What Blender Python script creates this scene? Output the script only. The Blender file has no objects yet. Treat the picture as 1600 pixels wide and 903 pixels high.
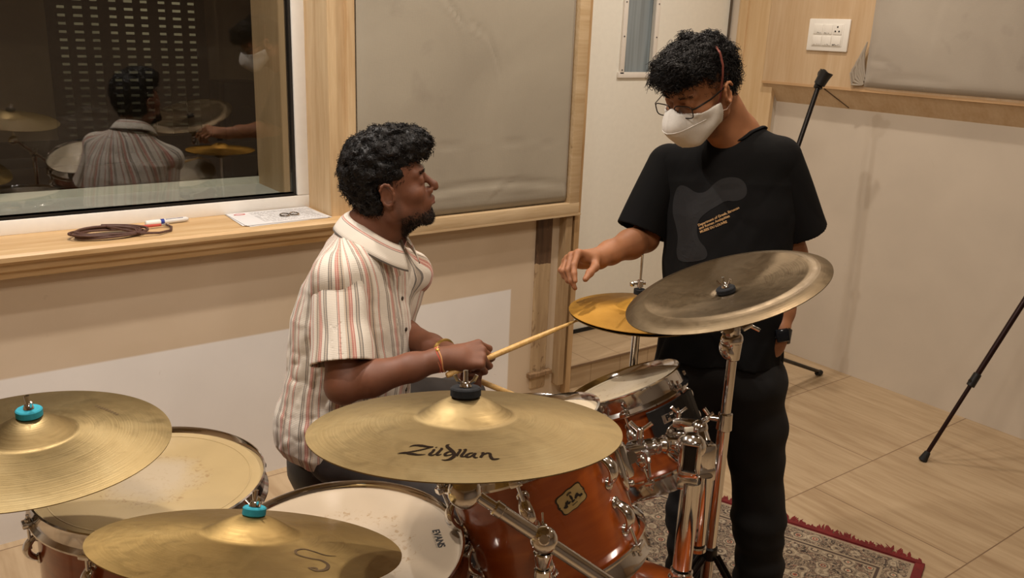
import bpy, bmesh, math, random
import numpy as np
from mathutils import Matrix, Vector
from mathutils.bvhtree import BVHTree

random.seed(7)
rng = np.random.default_rng(11)
SC = bpy.context.scene
COL = SC.collection
PI = math.pi

# ------------------------------------------------------------------ camera
CAM_H = 1.65
CR = Vector((0.8033, -0.5944, 0.0377)).normalized()
YAW, PIT, ROL, FOC = 0.64831418, -0.29268096, 0.03942731, 1365.25
cF = Vector((math.sin(YAW)*math.cos(PIT), math.cos(YAW)*math.cos(PIT), math.sin(PIT)))
_R0 = Vector((math.cos(YAW), -math.sin(YAW), 0)); _U0 = _R0.cross(cF)
cR = _R0*math.cos(ROL) + _U0*math.sin(ROL)
cU = _U0*math.cos(ROL) - _R0*math.sin(ROL)
cam_d = bpy.data.cameras.new('camera'); cam = bpy.data.objects.new('camera', cam_d); COL.objects.link(cam)
M = Matrix.Identity(4)
for i in range(3):
    M[i][0] = cR[i]; M[i][1] = cU[i]; M[i][2] = -cF[i]
M[0][3], M[1][3], M[2][3] = 0, 0, CAM_H
cam.matrix_world = M
cam_d.sensor_width = 36; cam_d.lens = FOC/1600*36; cam_d.clip_start = 0.02
SC.camera = cam
CAMP = Vector((0, 0, CAM_H))

def W(x, y, d):
    """world point seen at photo position x, y, at depth d along the view axis"""
    r = cF*FOC + cR*(x-800) - cU*(y-451.5)
    return CAMP + r*(d/FOC)

# ------------------------------------------------------------------ view, world, light
SC.view_settings.view_transform = 'Standard'
SC.view_settings.look = 'None'
SC.view_settings.gamma = 1.0
SC.view_settings.exposure = 0.08
SC.view_settings.use_curve_mapping = False
wd = bpy.data.worlds.new('world'); SC.world = wd; wd.use_nodes = True
wd.node_tree.nodes['Background'].inputs[0].default_value = (0.9, 0.75, 0.6, 1)
wd.node_tree.nodes['Background'].inputs[1].default_value = 0.02
CEIL = 2.75
LIGHTS = [  # x, y, power, colour: the round ceiling downlights
    (0.55, 2.27, 23, (1.0, 0.91, 0.82)),
    (2.20, 2.27, 12, (1.0, 0.87, 0.74)),
    (0.10, 2.02, 12, (1.0, 0.92, 0.86)),
    (0.35, 0.75, 15, (1.0, 0.88, 0.76)),
    (1.70, 1.10, 14, (1.0, 0.86, 0.72)),
    (3.15, 2.35, 10, (1.0, 0.87, 0.74)),
    (3.15, 0.75, 3, (1.0, 0.82, 0.63)),
    (0.90, -0.80, 12, (1.0, 0.87, 0.74)),
]
for i, (x, y, pw, c) in enumerate(LIGHTS):
    ld = bpy.data.lights.new('downlight_lamp', 'AREA'); ld.shape = 'DISK'; ld.size = 0.06 if y > 1.5 else 0.30
    ld.energy = pw; ld.color = c; ld.spread = math.radians(170)
    lo = bpy.data.objects.new('downlight_lamp', ld); COL.objects.link(lo)
    lo.location = (x, y, CEIL-0.035)

# ------------------------------------------------------------------ materials
def lin(h):
    if isinstance(h, str):
        v = [int(h[i:i+2], 16)/255 for i in (0, 2, 4)]
        return tuple((c/12.92 if c <= .04045 else ((c+.055)/1.055)**2.4) for c in v) + (1,)
    return tuple(h) + (1,) if len(h) == 3 else tuple(h)
_mats = {}
class MT:
    def __init__(s, name):
        s.m = bpy.data.materials.new(name); s.m.use_nodes = True
        s.nt = s.m.node_tree; s.b = s.nt.nodes['Principled BSDF']
        s.tc = None
    def n(s, t, **kw):
        o = s.nt.nodes.new(t)
        for k, v in kw.items():
            if k in o.bl_rna.properties: setattr(o, k, v)
            else: o.inputs[k].default_value = v
        return o
    def l(s, a, b): s.nt.links.new(a, b)
    def coord(s, scale=(1, 1, 1), rot=(0, 0, 0)):
        tc = s.n('ShaderNodeTexCoord'); mp = s.n('ShaderNodeMapping')
        mp.inputs['Scale'].default_value = scale; mp.inputs['Rotation'].default_value = rot
        s.l(tc.outputs['Object'], mp.inputs[0]); return mp.outputs[0]
    def noise(s, vec, scale, detail=3, dist=0):
        o = s.n('ShaderNodeTexNoise'); o.inputs['Scale'].default_value = scale; o.inputs['Detail'].default_value = detail
        o.inputs['Distortion'].default_value = dist
        s.l(vec, o.inputs['Vector']); return o.outputs['Fac']
    def ramp(s, fac, stops, interp='LINEAR'):
        o = s.n('ShaderNodeValToRGB'); cr = o.color_ramp; cr.interpolation = interp
        while len(cr.elements) < len(stops): cr.elements.new(0.5)
        for e, (p, c) in zip(cr.elements, stops): e.position = p; e.color = lin(c)
        s.l(fac, o.inputs[0]); return o.outputs[0]
    def mix(s, f, a, b, bt='MIX'):
        o = s.n('ShaderNodeMix', data_type='RGBA', blend_type=bt)
        for sock, v in ((o.inputs[0], f), (o.inputs[6], a), (o.inputs[7], b)):
            if hasattr(v, 'links') or isinstance(v, bpy.types.NodeSocket): s.l(v, sock)
            elif isinstance(v, (int, float)): sock.default_value = v
            else: sock.default_value = lin(v)
        return o.outputs[2]
    def math(s, op, a, b=None, c=None):
        o = s.n('ShaderNodeMath', operation=op)
        for i, v in enumerate((a, b, c)):
            if v is None: continue
            if isinstance(v, bpy.types.NodeSocket): s.l(v, o.inputs[i])
            else: o.inputs[i].default_value = v
        return o.outputs[0]
    def bump(s, h, strength=.3, dist=.01):
        o = s.n('ShaderNodeBump'); o.inputs['Strength'].default_value = strength; o.inputs['Distance'].default_value = dist
        s.l(h, o.inputs['Height']); s.l(o.outputs[0], s.b.inputs['Normal']); return o
    def set(s, **kw):
        for k, v in kw.items():
            k = k.replace('_', ' ')
            i = s.b.inputs[k]
            if isinstance(v, bpy.types.NodeSocket): s.l(v, i)
            elif isinstance(v, str): i.default_value = lin(v)
            else: i.default_value = v
        return s

def plain(name, col, rough=.5, metal=0., noise=0, nscale=40, bump=0, **kw):
    if name in _mats: return _mats[name]
    t = MT(name); t.set(Roughness=rough, Metallic=metal, **kw)
    c = t.coord()
    nz = t.noise(c, nscale, 4)
    base = lin(col)
    amt = noise if noise else .04
    dk = tuple(max(0, v*(1-amt)) for v in base[:3]); lt = tuple(min(1, v*(1+amt)) for v in base[:3])
    t.set(Base_Color=t.ramp(nz, [(.3, dk), (.7, lt)]))
    if bump: t.bump(nz, bump, .002)
    _mats[name] = t.m; return t.m

def wood(name, light, dark, axis='x', scale=1.0, rough=.5, knots=True):
    if name in _mats: return _mats[name]
    t = MT(name); s = {'x': (1.2, 14, 14), 'y': (14, 1.2, 14), 'z': (14, 14, 1.2)}[axis]
    c = t.coord(tuple(v*scale for v in s))
    a = t.noise(c, 1.5, 6, .6); b = t.noise(c, 7, 4, .2)
    lt, dk = lin(light), lin(dark)
    col = t.ramp(a, [(.3, dk[:3]), (.5, tuple((x+y)/2 for x, y in zip(lt, dk))[:3]), (.68, lt[:3])])
    col = t.mix(.35, col, t.ramp(b, [(.35, dk[:3]), (.65, lt[:3])]))
    if knots:
        v = t.n('ShaderNodeTexVoronoi'); v.inputs['Scale'].default_value = .55
        t.l(c, v.inputs['Vector'])
        col = t.mix(t.ramp(v.outputs['Distance'], [(.0, (1, 1, 1)), (.06, (.0, .0, .0))]), col, tuple(x*.55 for x in dk[:3]))
    t.set(Base_Color=col, Roughness=rough); t.bump(b, .12, .002)
    _mats[name] = t.m; return t.m

def wallmat(name, col, sc=3):
    t = MT(name); c = t.coord()
    a = t.noise(c, sc, 6, .3); b = t.noise(c, 60, 3); d = t.noise(c, 14, 4, 1.5)
    base = lin(col)[:3]
    k = t.ramp(a, [(.3, tuple(x*.93 for x in base)), (.7, tuple(min(1, x*1.03) for x in base))])
    k = t.mix(t.ramp(d, [(.70, (0, 0, 0)), (.80, (.35, .35, .35))]), k, tuple(x*.8 for x in base))
    t.set(Base_Color=k, Roughness=.55); t.bump(b, .06, .002); return t.m

def chrome_mat():
    t = MT('chrome'); c = t.coord(); n = t.noise(c, 25, 3)
    t.set(Metallic=1.0, Base_Color=(0.74, 0.73, .72, 1), Roughness=t.ramp(n, [(.35, (.06, .06, .06)), (.75, (.2, .2, .2))])); return t.m
def cymbal_mat(name, c1, c2, c3, rough=.38, ring=1.0, stain=.3):
    t = MT(name); tc = t.n('ShaderNodeTexCoord'); sep = t.n('ShaderNodeSeparateXYZ'); t.l(tc.outputs['Object'], sep.inputs[0])
    x, y = sep.outputs[0], sep.outputs[1]
    r = t.math('SQRT', t.math('ADD', t.math('MULTIPLY', x, x), t.math('MULTIPLY', y, y)))
    rz = t.n('ShaderNodeTexNoise', noise_dimensions='1D'); rz.inputs['Scale'].default_value = 260; rz.inputs['Detail'].default_value = 3
    t.l(r, rz.inputs['W'])
    rl = t.n('ShaderNodeTexNoise', noise_dimensions='1D'); rl.inputs['Scale'].default_value = 40; rl.inputs['Detail'].default_value = 2
    t.l(r, rl.inputs['W'])
    mp = t.n('ShaderNodeMapping'); t.l(tc.outputs['Object'], mp.inputs[0]); mp.inputs['Scale'].default_value = (1, 1, 1)
    a = t.noise(mp.outputs[0], 7, 5, .5); b = t.noise(mp.outputs[0], 28, 5, 1.2)
    col = t.ramp(a, [(.3, c1), (.52, c2), (.72, c3)])
    col = t.mix(t.math('MULTIPLY', rl.outputs['Fac'], .45), col, c3)
    col = t.mix(t.ramp(b, [(.60, (0, 0, 0)), (.80, (stain,)*3)]), col, '4a3418')
    t.set(Base_Color=col, Metallic=.88, Roughness=t.ramp(b, [(.3, (rough-.05,)*3), (.7, (rough+.08,)*3)]))
    an = t.n('ShaderNodeTangent', direction_type='RADIAL', axis='Z')
    t.b.inputs['Anisotropic'].default_value = .55; t.l(an.outputs[0], t.b.inputs['Tangent'])
    h = t.math('ADD', t.math('MULTIPLY', rz.outputs['Fac'], ring), t.math('MULTIPLY', a, 1.5))
    t.bump(h, .16, .0010); return t.m
def shell_mat():
    t = MT('orange_lacquer'); tc = t.n('ShaderNodeTexCoord'); mp = t.n('ShaderNodeMapping')
    mp.inputs['Scale'].default_value = (5, 5, 34); t.l(tc.outputs['Object'], mp.inputs[0])
    a = t.noise(mp.outputs[0], 1.6, 5, .5)
    t.set(Base_Color=t.ramp(a, [(.25, '8c4014'), (.5, '9c4a18'), (.75, 'a9571f')]), Roughness=.28, Coat_Weight=.8, Coat_Roughness=.08)
    return t.m
def glass_mat(name='window_glass', tint=(1, 1, 1), ior=1.5):
    t = MT(name); out = t.nt.nodes['Material Output']
    tr = t.n('ShaderNodeBsdfTransparent'); tr.inputs[0].default_value = tint+(1,)
    gl = t.n('ShaderNodeBsdfGlossy'); gl.inputs['Roughness'].default_value = .01
    fr = t.n('ShaderNodeFresnel'); ge = t.n('ShaderNodeNewGeometry')   # same reflectance on entry and exit
    t.l(t.math('ADD', ior, t.math('MULTIPLY', ge.outputs['Backfacing'], 1/ior-ior)), fr.inputs[0])
    mx = t.n('ShaderNodeMixShader'); t.l(fr.outputs[0], mx.inputs[0]); t.l(tr.outputs[0], mx.inputs[1]); t.l(gl.outputs[0], mx.inputs[2])
    t.l(mx.outputs[0], out.inputs[0]); return t.m

CHROME = chrome_mat()
BLACKP = plain('black_plastic', '141313', .45)
BLACKM = plain('black_metal', '1b1715', .35, .6)
RUBBER = plain('black_rubber', '0f0f0f', .7)
ORANGE = shell_mat()

# ------------------------------------------------------------------ mesh helpers
def frame_from(c, n, xhint=(1, 0, 0)):
    z = Vector(n).normalized(); x = Vector(xhint) - z*Vector(xhint).dot(z); x.normalize(); y = z.cross(x)
    m = Matrix.Identity(4)
    for i in range(3): m[i][0] = x[i]; m[i][1] = y[i]; m[i][2] = z[i]; m[i][3] = c[i]
    return m
class MB:
    def __init__(s): s.v = []; s.f = []
    def add(s, vs, fs, m=None):
        o = len(s.v)
        if m is not None: vs = [m @ Vector(v) for v in vs]
        s.v += [tuple(v) for v in vs]; s.f += [tuple(i+o for i in f) for f in fs]; return s
    def box(s, c, d, m=None, ch=0.0):
        """box with chamfered edges"""
        x, y, z = d[0]/2, d[1]/2, d[2]/2
        if ch <= 0:
            vs = [(c[0]+a*x, c[1]+b*y, c[2]+e*z) for a in (-1, 1) for b in (-1, 1) for e in (-1, 1)]
            fs = [(0, 1, 3, 2), (4, 6, 7, 5), (0, 4, 5, 1), (2, 3, 7, 6), (0, 2, 6, 4), (1, 5, 7, 3)]
            return s.add(vs, fs, m)
        bm = bmesh.new(); bmesh.ops.create_cube(bm, size=1)
        for v in bm.verts: v.co = Vector((v.co.x*d[0], v.co.y*d[1], v.co.z*d[2]))
        bmesh.ops.bevel(bm, geom=bm.edges[:], offset=min(ch, min(d)*.45), segments=2, profile=.5, affect='EDGES')
        vs = [(v.co.x+c[0], v.co.y+c[1], v.co.z+c[2]) for v in bm.verts]; bm.verts.index_update()
        fs = [[v.index for v in f.verts] for f in bm.faces]; bm.free(); return s.add(vs, fs, m)
    def lathe(s, prof, m=None, seg=48, closed=False, a0=0, a1=2*PI):
        full = abs(a1-a0-2*PI) < 1e-6; n = len(prof); K = seg if full else seg+1
        vs = []; fs = []
        for k in range(K):
            a = a0+(a1-a0)*k/seg; ca, sa = math.cos(a), math.sin(a)
            for r, z in prof: vs.append((r*ca, r*sa, z))
        for k in range(seg):
            k2 = (k+1) % K if full else k+1
            for i in range(n-1 if not closed else n):
                j = (i+1) % n
                fs.append((k*n+i, k2*n+i, k2*n+j, k*n+j))
        if not full and closed:
            fs.append(tuple(range(n))); fs.append(tuple(reversed([seg*n+i for i in range(n)])))
        return s.add(vs, fs, m)
    def tube(s, pts, r, seg=10, caps=True, sq=None, up=None):
        """swept tube; r a number or list; sq=(a,b) scales the section"""
        pts = [Vector(p) for p in pts]; n = len(pts)
        rs = [r]*n if isinstance(r, (int, float)) else list(r)
        vs = []; fs = []; pu = None
        for i, p in enumerate(pts):
            t = (pts[min(i+1, n-1)]-pts[max(i-1, 0)]).normalized()
            if pu is None:
                pu = Vector(up) if up is not None else (Vector((0, 0, 1)) if abs(t.z) < .9 else Vector((1, 0, 0)))
            u = (pu - t*pu.dot(t)).normalized(); w = t.cross(u); pu = u
            for k in range(seg):
                a = 2*PI*k/seg; ca, sa = math.cos(a), math.sin(a)
                if sq: ca *= sq[0]; sa *= sq[1]
                vs.append(p + (u*ca + w*sa)*rs[i])
        for i in range(n-1):
            for k in range(seg):
                k2 = (k+1) % seg
                fs.append((i*seg+k, i*seg+k2, (i+1)*seg+k2, (i+1)*seg+k))
        if caps: fs.append(tuple(range(seg-1, -1, -1))); fs.append(tuple((n-1)*seg+k for k in range(seg)))
        return s.add(vs, fs)
    def cyl(s, a, b, r, r2=None, seg=20, bev=0):
        a, b = Vector(a), Vector(b)
        if r2 is None: r2 = r
        if bev:
            d = (b-a).normalized()
            return s.tube([a, a+d*bev, b-d*bev, b], [r-bev, r, r2, r2-bev], seg)
        return s.tube([a, b], [r, r2], seg)
    def ell(s, c, r, m=None, seg=18, rings=10):
        vs = []; fs = []
        rr = (r, r, r) if isinstance(r, (int, float)) else r
        for i in range(rings+1):
            th = PI*i/rings
            for k in range(seg):
                a = 2*PI*k/seg
                vs.append((c[0]+rr[0]*math.sin(th)*math.cos(a), c[1]+rr[1]*math.sin(th)*math.sin(a), c[2]+rr[2]*math.cos(th)))
        for i in range(rings):
            for k in range(seg):
                k2 = (k+1) % seg
                fs.append((i*seg+k, (i+1)*seg+k, (i+1)*seg+k2, i*seg+k2))
        return s.add(vs, fs, m)
    def prism(s, poly, z0, z1, m=None):
        n = len(poly); vs = [(x, y, z0) for x, y in poly]+[(x, y, z1) for x, y in poly]
        fs = [tuple(range(n-1, -1, -1)), tuple(range(n, 2*n))]+[(i, (i+1) % n, n+(i+1) % n, n+i) for i in range(n)]
        return s.add(vs, fs, m)
    def done(s, name, mat, parent=None, smooth=True, world=True, ang=35):
        return mkmesh(name, s.v, s.f, mat, parent, smooth, world, ang)
WM = {}
def rootof(o):
    while o.parent is not None: o = o.parent
    return o
def mkmesh(name, v, f, mat, parent=None, smooth=True, world=True, ang=35):
    me = bpy.data.meshes.new(name)
    if parent is not None and world:
        inv = np.array(WM[rootof(parent).name].inverted())
        va = np.array(v, float).reshape(-1, 3); va = va @ inv[:3, :3].T + inv[:3, 3]; v = va.tolist()
    if isinstance(v, np.ndarray): v = v.tolist()
    if isinstance(f, np.ndarray): f = f.tolist()
    me.from_pydata(v, [], f); me.update()
    bm = bmesh.new(); bm.from_mesh(me)
    if len(v) < 60000:
        bmesh.ops.remove_doubles(bm, verts=bm.verts, dist=1e-6)
        bmesh.ops.recalc_face_normals(bm, faces=bm.faces)
    if smooth:
        for q in bm.faces: q.smooth = True
        ca = math.radians(ang)
        for e in bm.edges:
            if len(e.link_faces) == 2 and e.calc_face_angle(0) > ca: e.smooth = False
    bm.to_mesh(me); bm.free()
    if mat: me.materials.append(mat)
    o = bpy.data.objects.new(name, me); COL.objects.link(o)
    if parent is not None: o.parent = parent
    else: WM[o.name] = Matrix.Identity(4)
    return o
def thing(name, label, cat, M=None, loc=None, group=None):
    o = bpy.data.objects.new(name, None); COL.objects.link(o); o.empty_display_size = .1
    if M is None: M = Matrix.Translation(Vector(loc or (0, 0, 0)))
    o.matrix_world = M; WM[o.name] = M.copy()
    o['label'] = label; o['category'] = cat
    if group: o['group'] = group
    return o
def tag(o, label, cat, group=None):
    o['label'] = label; o['category'] = cat
    if group: o['group'] = group
    # put the origin at the base of the mesh
    vs = np.array([v.co[:] for v in o.data.vertices]); c = Vector((vs[:, 0].mean(), vs[:, 1].mean(), vs[:, 2].min()))
    o.data.transform(Matrix.Translation(-c)); o.location = o.location + c; WM[o.name] = Matrix.Translation(c)
    return o
def struct(o): o['kind'] = 'structure'; return o
def textmesh(s, size=1.0, bold=0.0, shear=0.0, space=1.0):
    cu = bpy.data.curves.new('txt', 'FONT'); cu.body = s; cu.size = size; cu.offset = bold; cu.shear = shear; cu.space_character = space
    cu.align_x = 'CENTER'; cu.align_y = 'CENTER'
    o = bpy.data.objects.new('txt', cu); COL.objects.link(o)
    dg = bpy.context.evaluated_depsgraph_get(); dg.update()
    me = bpy.data.meshes.new_from_object(o.evaluated_get(dg))
    bm = bmesh.new(); bm.from_mesh(me); bmesh.ops.triangulate(bm, faces=bm.faces[:])
    bmesh.ops.subdivide_edges(bm, edges=[e for e in bm.edges if e.calc_length() > size*.25], cuts=2)
    bm.verts.index_update()
    v = [tuple(x.co) for x in bm.verts]; f = [tuple(q.index for q in p.verts) for p in bm.faces]
    bm.free(); bpy.data.objects.remove(o); bpy.data.meshes.remove(me); bpy.data.curves.remove(cu)
    return v, f
def stroke(pts, ws, m=None, sub=6):
    """flat variable-width brush stroke in a plane: list of 2D points, widths"""
    P = [Vector((p[0], p[1], 0)) for p in pts]; out = []; n = len(P)
    for i in range(n-1):
        p0, p1, p2, p3 = P[max(i-1, 0)], P[i], P[i+1], P[min(i+2, n-1)]
        for k in range(sub):
            t = k/sub
            q = .5*((2*p1)+(p2-p0)*t+(2*p0-5*p1+4*p2-p3)*t*t+(3*p1-p0-3*p2+p3)*t**3)
            out.append((q, ws[i]*(1-t)+ws[i+1]*t))
    out.append((P[-1], ws[-1])); vs = []; fs = []
    for i, (q, w) in enumerate(out):
        a = out[max(i-1, 0)][0]; b = out[min(i+1, len(out)-1)][0]; d = (b-a).normalized(); nn = Vector((-d.y, d.x, 0))
        vs += [tuple(q+nn*w/2), tuple(q-nn*w/2)]
    for i in range(len(out)-1): fs.append((2*i, 2*i+1, 2*i+3, 2*i+2))
    return vs, fs
# ================================================================== SETTING
WY, WX = 2.896, 3.916           # window wall, right wall
def two_tone():
    """beige paint with a whiter painted band low on the window wall"""
    t = MT('two_tone_paint'); c = t.coord(); tc = t.n('ShaderNodeTexCoord'); sp_ = t.n('ShaderNodeSeparateXYZ'); t.l(tc.outputs['Object'], sp_.inputs[0])
    a = t.noise(c, 3, 6, .3); b = t.noise(c, 60, 3); d = t.noise(c, 14, 4, 1.5)
    up = t.ramp(a, [(.3, 'c8b59b'), (.7, 'd1bfa7')]); lo_ = t.ramp(a, [(.3, 'e2dfdb'), (.7, 'ebe8e4')])
    ez = t.math('MULTIPLY', t.math('SUBTRACT', .558, sp_.outputs[2]), 140.0); ex = t.math('MULTIPLY', t.math('SUBTRACT', 2.192, sp_.outputs[0]), 140.0)
    m = t.math('MINIMUM', ez, ex); cl_ = t.n('ShaderNodeClamp'); t.l(m, cl_.inputs[0])
    k = t.mix(cl_.outputs[0], up, lo_)
    k = t.mix(t.ramp(d, [(.70, (0, 0, 0)), (.80, (.3, .3, .3))]), k, '9a8870')
    t.set(Base_Color=k, Roughness=.55); t.bump(b, .06, .002); return t.m
WALL = two_tone()
WALLR = wallmat('painted_wall_right', 'c9beae')
WOODZ = wood('pine_upright', 'ceb58e', 'b3936a', 'z', 1.0)
WOODX = wood('pine_board', 'd2b488', 'b48d5a', 'x', 1.0)
WOODY = wood('pine_board_deep', 'c9a981', 'aa8357', 'y', .8)
OLDW = wood('stained_old_wood', 'a98a66', '4f3a28', 'z', 1.3)
UPVC = plain('white_window_plastic', 'e6e2da', .35, noise=.02)

def floor_mat():
    t = MT('beige_wood_look_tile'); tc = t.n('ShaderNodeTexCoord'); sep = t.n('ShaderNodeSeparateXYZ'); t.l(tc.outputs['Object'], sep.inputs[0])
    X, Y = sep.outputs[0], sep.outputs[1]
    v = t.math('DIVIDE', t.math('SUBTRACT', Y, 1.083-.0), .5925); row = t.math('FLOOR', v)
    u = t.math('ADD', t.math('DIVIDE', t.math('SUBTRACT', X, 2.758), 1.2), t.math('MULTIPLY', row, -.3333+0.0))
    fu = t.math('FRACT', u); fv = t.math('FRACT', v)
    du = t.math('MULTIPLY', t.math('MINIMUM', fu, t.math('SUBTRACT', 1, fu)), 1.2)
    dv = t.math('MULTIPLY', t.math('MINIMUM', fv, t.math('SUBTRACT', 1, fv)), .5925)
    g = t.math('LESS_THAN', t.math('MINIMUM', du, dv), .0022)
    cu = t.math('FLOOR', u); off = t.math('ADD', t.math('MULTIPLY', cu, 3.7), t.math('MULTIPLY', row, 5.3))
    cb = t.n('ShaderNodeCombineXYZ'); t.l(t.math('MULTIPLY', X, 7.0), cb.inputs[1]); t.l(t.math('MULTIPLY', Y, 1.0), cb.inputs[0]); t.l(off, cb.inputs[2])
    cb2 = t.n('ShaderNodeCombineXYZ'); t.l(t.math('MULTIPLY', X, 11.0), cb2.inputs[0]); t.l(t.math('MULTIPLY', Y, 1.1), cb2.inputs[1]); t.l(off, cb2.inputs[2])
    a = t.noise(cb2.outputs[0], 1.1, 5, .8); b = t.noise(cb2.outputs[0], 5, 4, .4)
    col = t.ramp(a, [(.28, '9c8262'), (.5, 'b49c7b'), (.7, 'c0a988')])
    col = t.mix(.3, col, t.ramp(b, [(.35, '957a5a'), (.65, 'bfa98a')]))
    col = t.mix(g, col, '7b6148')
    t.set(Base_Color=col, Roughness=.42); return t.m
FLOOR = floor_mat()
def slab(name, lo, hi, mat, parent=None, ch=0):
    c = [(a+b)/2 for a, b in zip(lo, hi)]; d = [b-a for a, b in zip(lo, hi)]
    return MB().box(c, d, None, ch).done(name, mat, parent, smooth=ch > 0)
struct(slab('floor', (-2.2, -2.6, -.1), (WX+.1, WY+.5, 0), FLOOR))
struct(slab('ceiling', (-2.2, -2.6, CEIL), (WX+.1, WY+.5, CEIL+.1), wallmat('ceiling_paint', 'd8cfc2')))
struct(slab('wall_front', (-2.2, -2.7, 0), (WX+.1, -2.6, CEIL), plain('far_wall_cloth', '8d8276', .9, noise=.1)))
struct(slab('wall_left', (-2.3, -2.6, 0), (-2.2, WY+.1, CEIL), plain('left_wall_wood', 'b1936c', .7, noise=.1)))
# right wall: plain white below, ply cladding above with a sloped underside
struct(slab('wall_right', (WX, -2.6, 0), (WX+.1, WY+.5, CEIL), WALLR))
LIPX = 3.836; LIPZ = 1.418
mb = MB(); vs = []
for y in (-2.6, 2.262): pass
def clad(y0, y1, name, mat):
    p = [(WX, 1.322), (LIPX, LIPZ), (LIPX, CEIL), (WX, CEIL)]
    vs = [(x, y, z) for y in (y0, y1) for x, z in p]
    fs = [(0, 1, 2, 3), (7, 6, 5, 4)]+[(i, 4+i, 4+(i+1) % 4, (i+1) % 4) for i in range(4)]
    return struct(mkmesh(name, vs, fs, mat, smooth=False))
clad(-2.6, 2.975, 'trim_1', wood('ply_cladding', 'cab291', 'b99b76', 'z', .7, knots=False))
struct(MB().tube([(LIPX+.0035, 2.605, LIPZ-.006), (WX-.0045, 2.500, 1.328)], .0035, 6).done('trim_2', plain('seam_dark', '5b4630', .8)))
# thin lip line along the ply edge
struct(slab('trim_3', (LIPX-.006, -2.6, LIPZ-.004), (LIPX+.004, 2.975, LIPZ+.008), WOODY))
# short white return at the corner and wooden door jamb
struct(slab('wall_back_right', (3.862, 2.93, 0), (WX+.02, 3.4, CEIL), WALLR))
mbj = MB(); mbj.box((3.87, 3.06, 1.43), (.028, .27, 2.63), None, .002); mbj.box((3.862, 3.155, 1.43), (.03, .05, 2.63), None, .002)
struct(mbj.done('trim_4', wood('door_jamb_wood', 'd4ba93', 'c3a377', 'z', .6, knots=False), smooth=False))
# window wall: painted below the sill, panels above
struct(slab('wall_back_lower', (-2.2, WY, 0), (2.50, WY+.15, .93), WALL))
struct(slab('wall_back_upper', (1.43, WY, .9), (2.50, WY+.15, CEIL), WALL))
struct(slab('wall_back_left', (-2.2, WY, .9), (-1.2, WY+.15, CEIL), WALL))
# window sill of pine with a moulded front
sb = MB()
prof = [(WY+.2, .96), (2.822, .96), (2.814, .952), (2.815, .938), (2.828, .928), (2.836, .926), (2.838, .905), (2.848, .900), (2.852, .880), (2.866, .876), (2.897, .874), (WY+.2, .874)]
xs = (-1.3, 1.425); n = len(prof)
vs = [(x, y, z) for x in xs for y, z in prof]
fs = [tuple(range(n)), tuple(range(2*n-1, n-1, -1))]+[(i, (i+1) % n, n+(i+1) % n, n+i) for i in range(n)]
struct(mkmesh('trim_5', vs, fs, WOODX, smooth=False))
lo_ = MB()
_r = random.Random(4); x = -1.3
while x < 1.42:
    w_ = _r.uniform(.02, .12); lo_.box((x+w_/2, 2.8935, .871+_r.uniform(-.001, .001)), (w_, .012, _r.uniform(.003, .008)), None, .001); x += w_
struct(lo_.done('trim_12', plain('chipped_plaster', 'c9b99c', .8, noise=.15, nscale=90), smooth=False))
# pine upright between window and fabric panel (reveal side faces the window)
ub = MB(); ub.box((1.40, 3.0, 1.85), (.105, .235, 1.79), None, .003); ub.box((1.425, 2.872, 1.85), (.03, .03, 1.83), None, .004)
struct(ub.done('trim_6', WOODZ, smooth=False))
# uPVC window: frame, dark gasket, outer pane, deep reveal, inner pane
wn = thing('window_1', 'x', 'x', loc=(0, 3.09, .96)); del wn['label'], wn['category']; struct(wn)
def ring(x0, x1, z0, z1, w, y0, y1, name, mat, ch=.004):
    b = MB()
    b.box(((x0+x1)/2, (y0+y1)/2, z0+w/2), (x1-x0, y1-y0, w), None, ch)
    b.box(((x0+x1)/2, (y0+y1)/2, z1-w/2), (x1-x0, y1-y0, w), None, ch)
    b.box((x1-w/2, (y0+y1)/2, (z0+z1)/2), (w, y1-y0, z1-z0-2*w), None, ch)
    b.box((x0+w/2, (y0+y1)/2, (z0+z1)/2), (w, y1-y0, z1-z0-2*w), None, ch)
    return b.done(name, mat, wn, smooth=True)
ring(-1.25, 1.352, .958, 2.45, .05, 3.075, 3.13, 'window_frame', UPVC)
ring(-1.21, 1.304, 1.004, 2.41, .012, 3.085, 3.12, 'gasket', plain('gasket_black', '17130f', .5), 0)
MB().box((.04, 3.10, 1.71), (2.5, .005, 1.40)).done('glass_pane', glass_mat(ior=2.1), wn, smooth=False)
rv = MB(); rv.box((1.305, 3.29, 1.7), (.02, .32, 1.5)); rv.done('reveal_side', wood('reveal_wood', 'b89f78', 'a48a62', 'z', .8, knots=False), wn, smooth=False)
rv = MB(); rv.box((0.04, 3.29, .985), (2.55, .32, .02)); rv.done('reveal_base', plain('reveal_pale_green', 'b9bcae', .5), wn, smooth=False)
ring(-1.3, 1.36, .97, 2.45, .055, 3.445, 3.475, 'inner_frame', plain('inner_frame_green', 'b4b8a8', .5), 0)
MB().box((.04, 3.46, 1.71), (2.6, .005, 1.44)).done('glass_pane', glass_mat('inner_glass', (.75, .75, .7), 1.25), wn, smooth=False)
# the dark control room behind the glass
DK = plain('control_room_dark', 'a8937a', .8, noise=.15, nscale=3)
cr = MB()
cr.box((.6, 5.55, 1.6), (7.4, .1, 3.2)); cr.box((-3.05, 4.5, 1.6), (.1, 2.1, 3.2)); cr.box((4.25, 4.5, 1.6), (.1, 2.1, 3.2))
cr.box((.6, 4.5, 0), (7.4, 2.1, .1)); cr.box((.6, 4.5, 2.9), (7.4, 2.1, .1)); cr.box((2.85, 3.49, 1.5), (2.9, .03, 2.8)); cr.box((-2.2, 3.49, 1.5), (1.8, .03, 2.8))
cr.box((.3, 3.485, .45), (3.3, .03, 1.0))
struct(cr.done('wall_control_room', DK, smooth=False))
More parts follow.
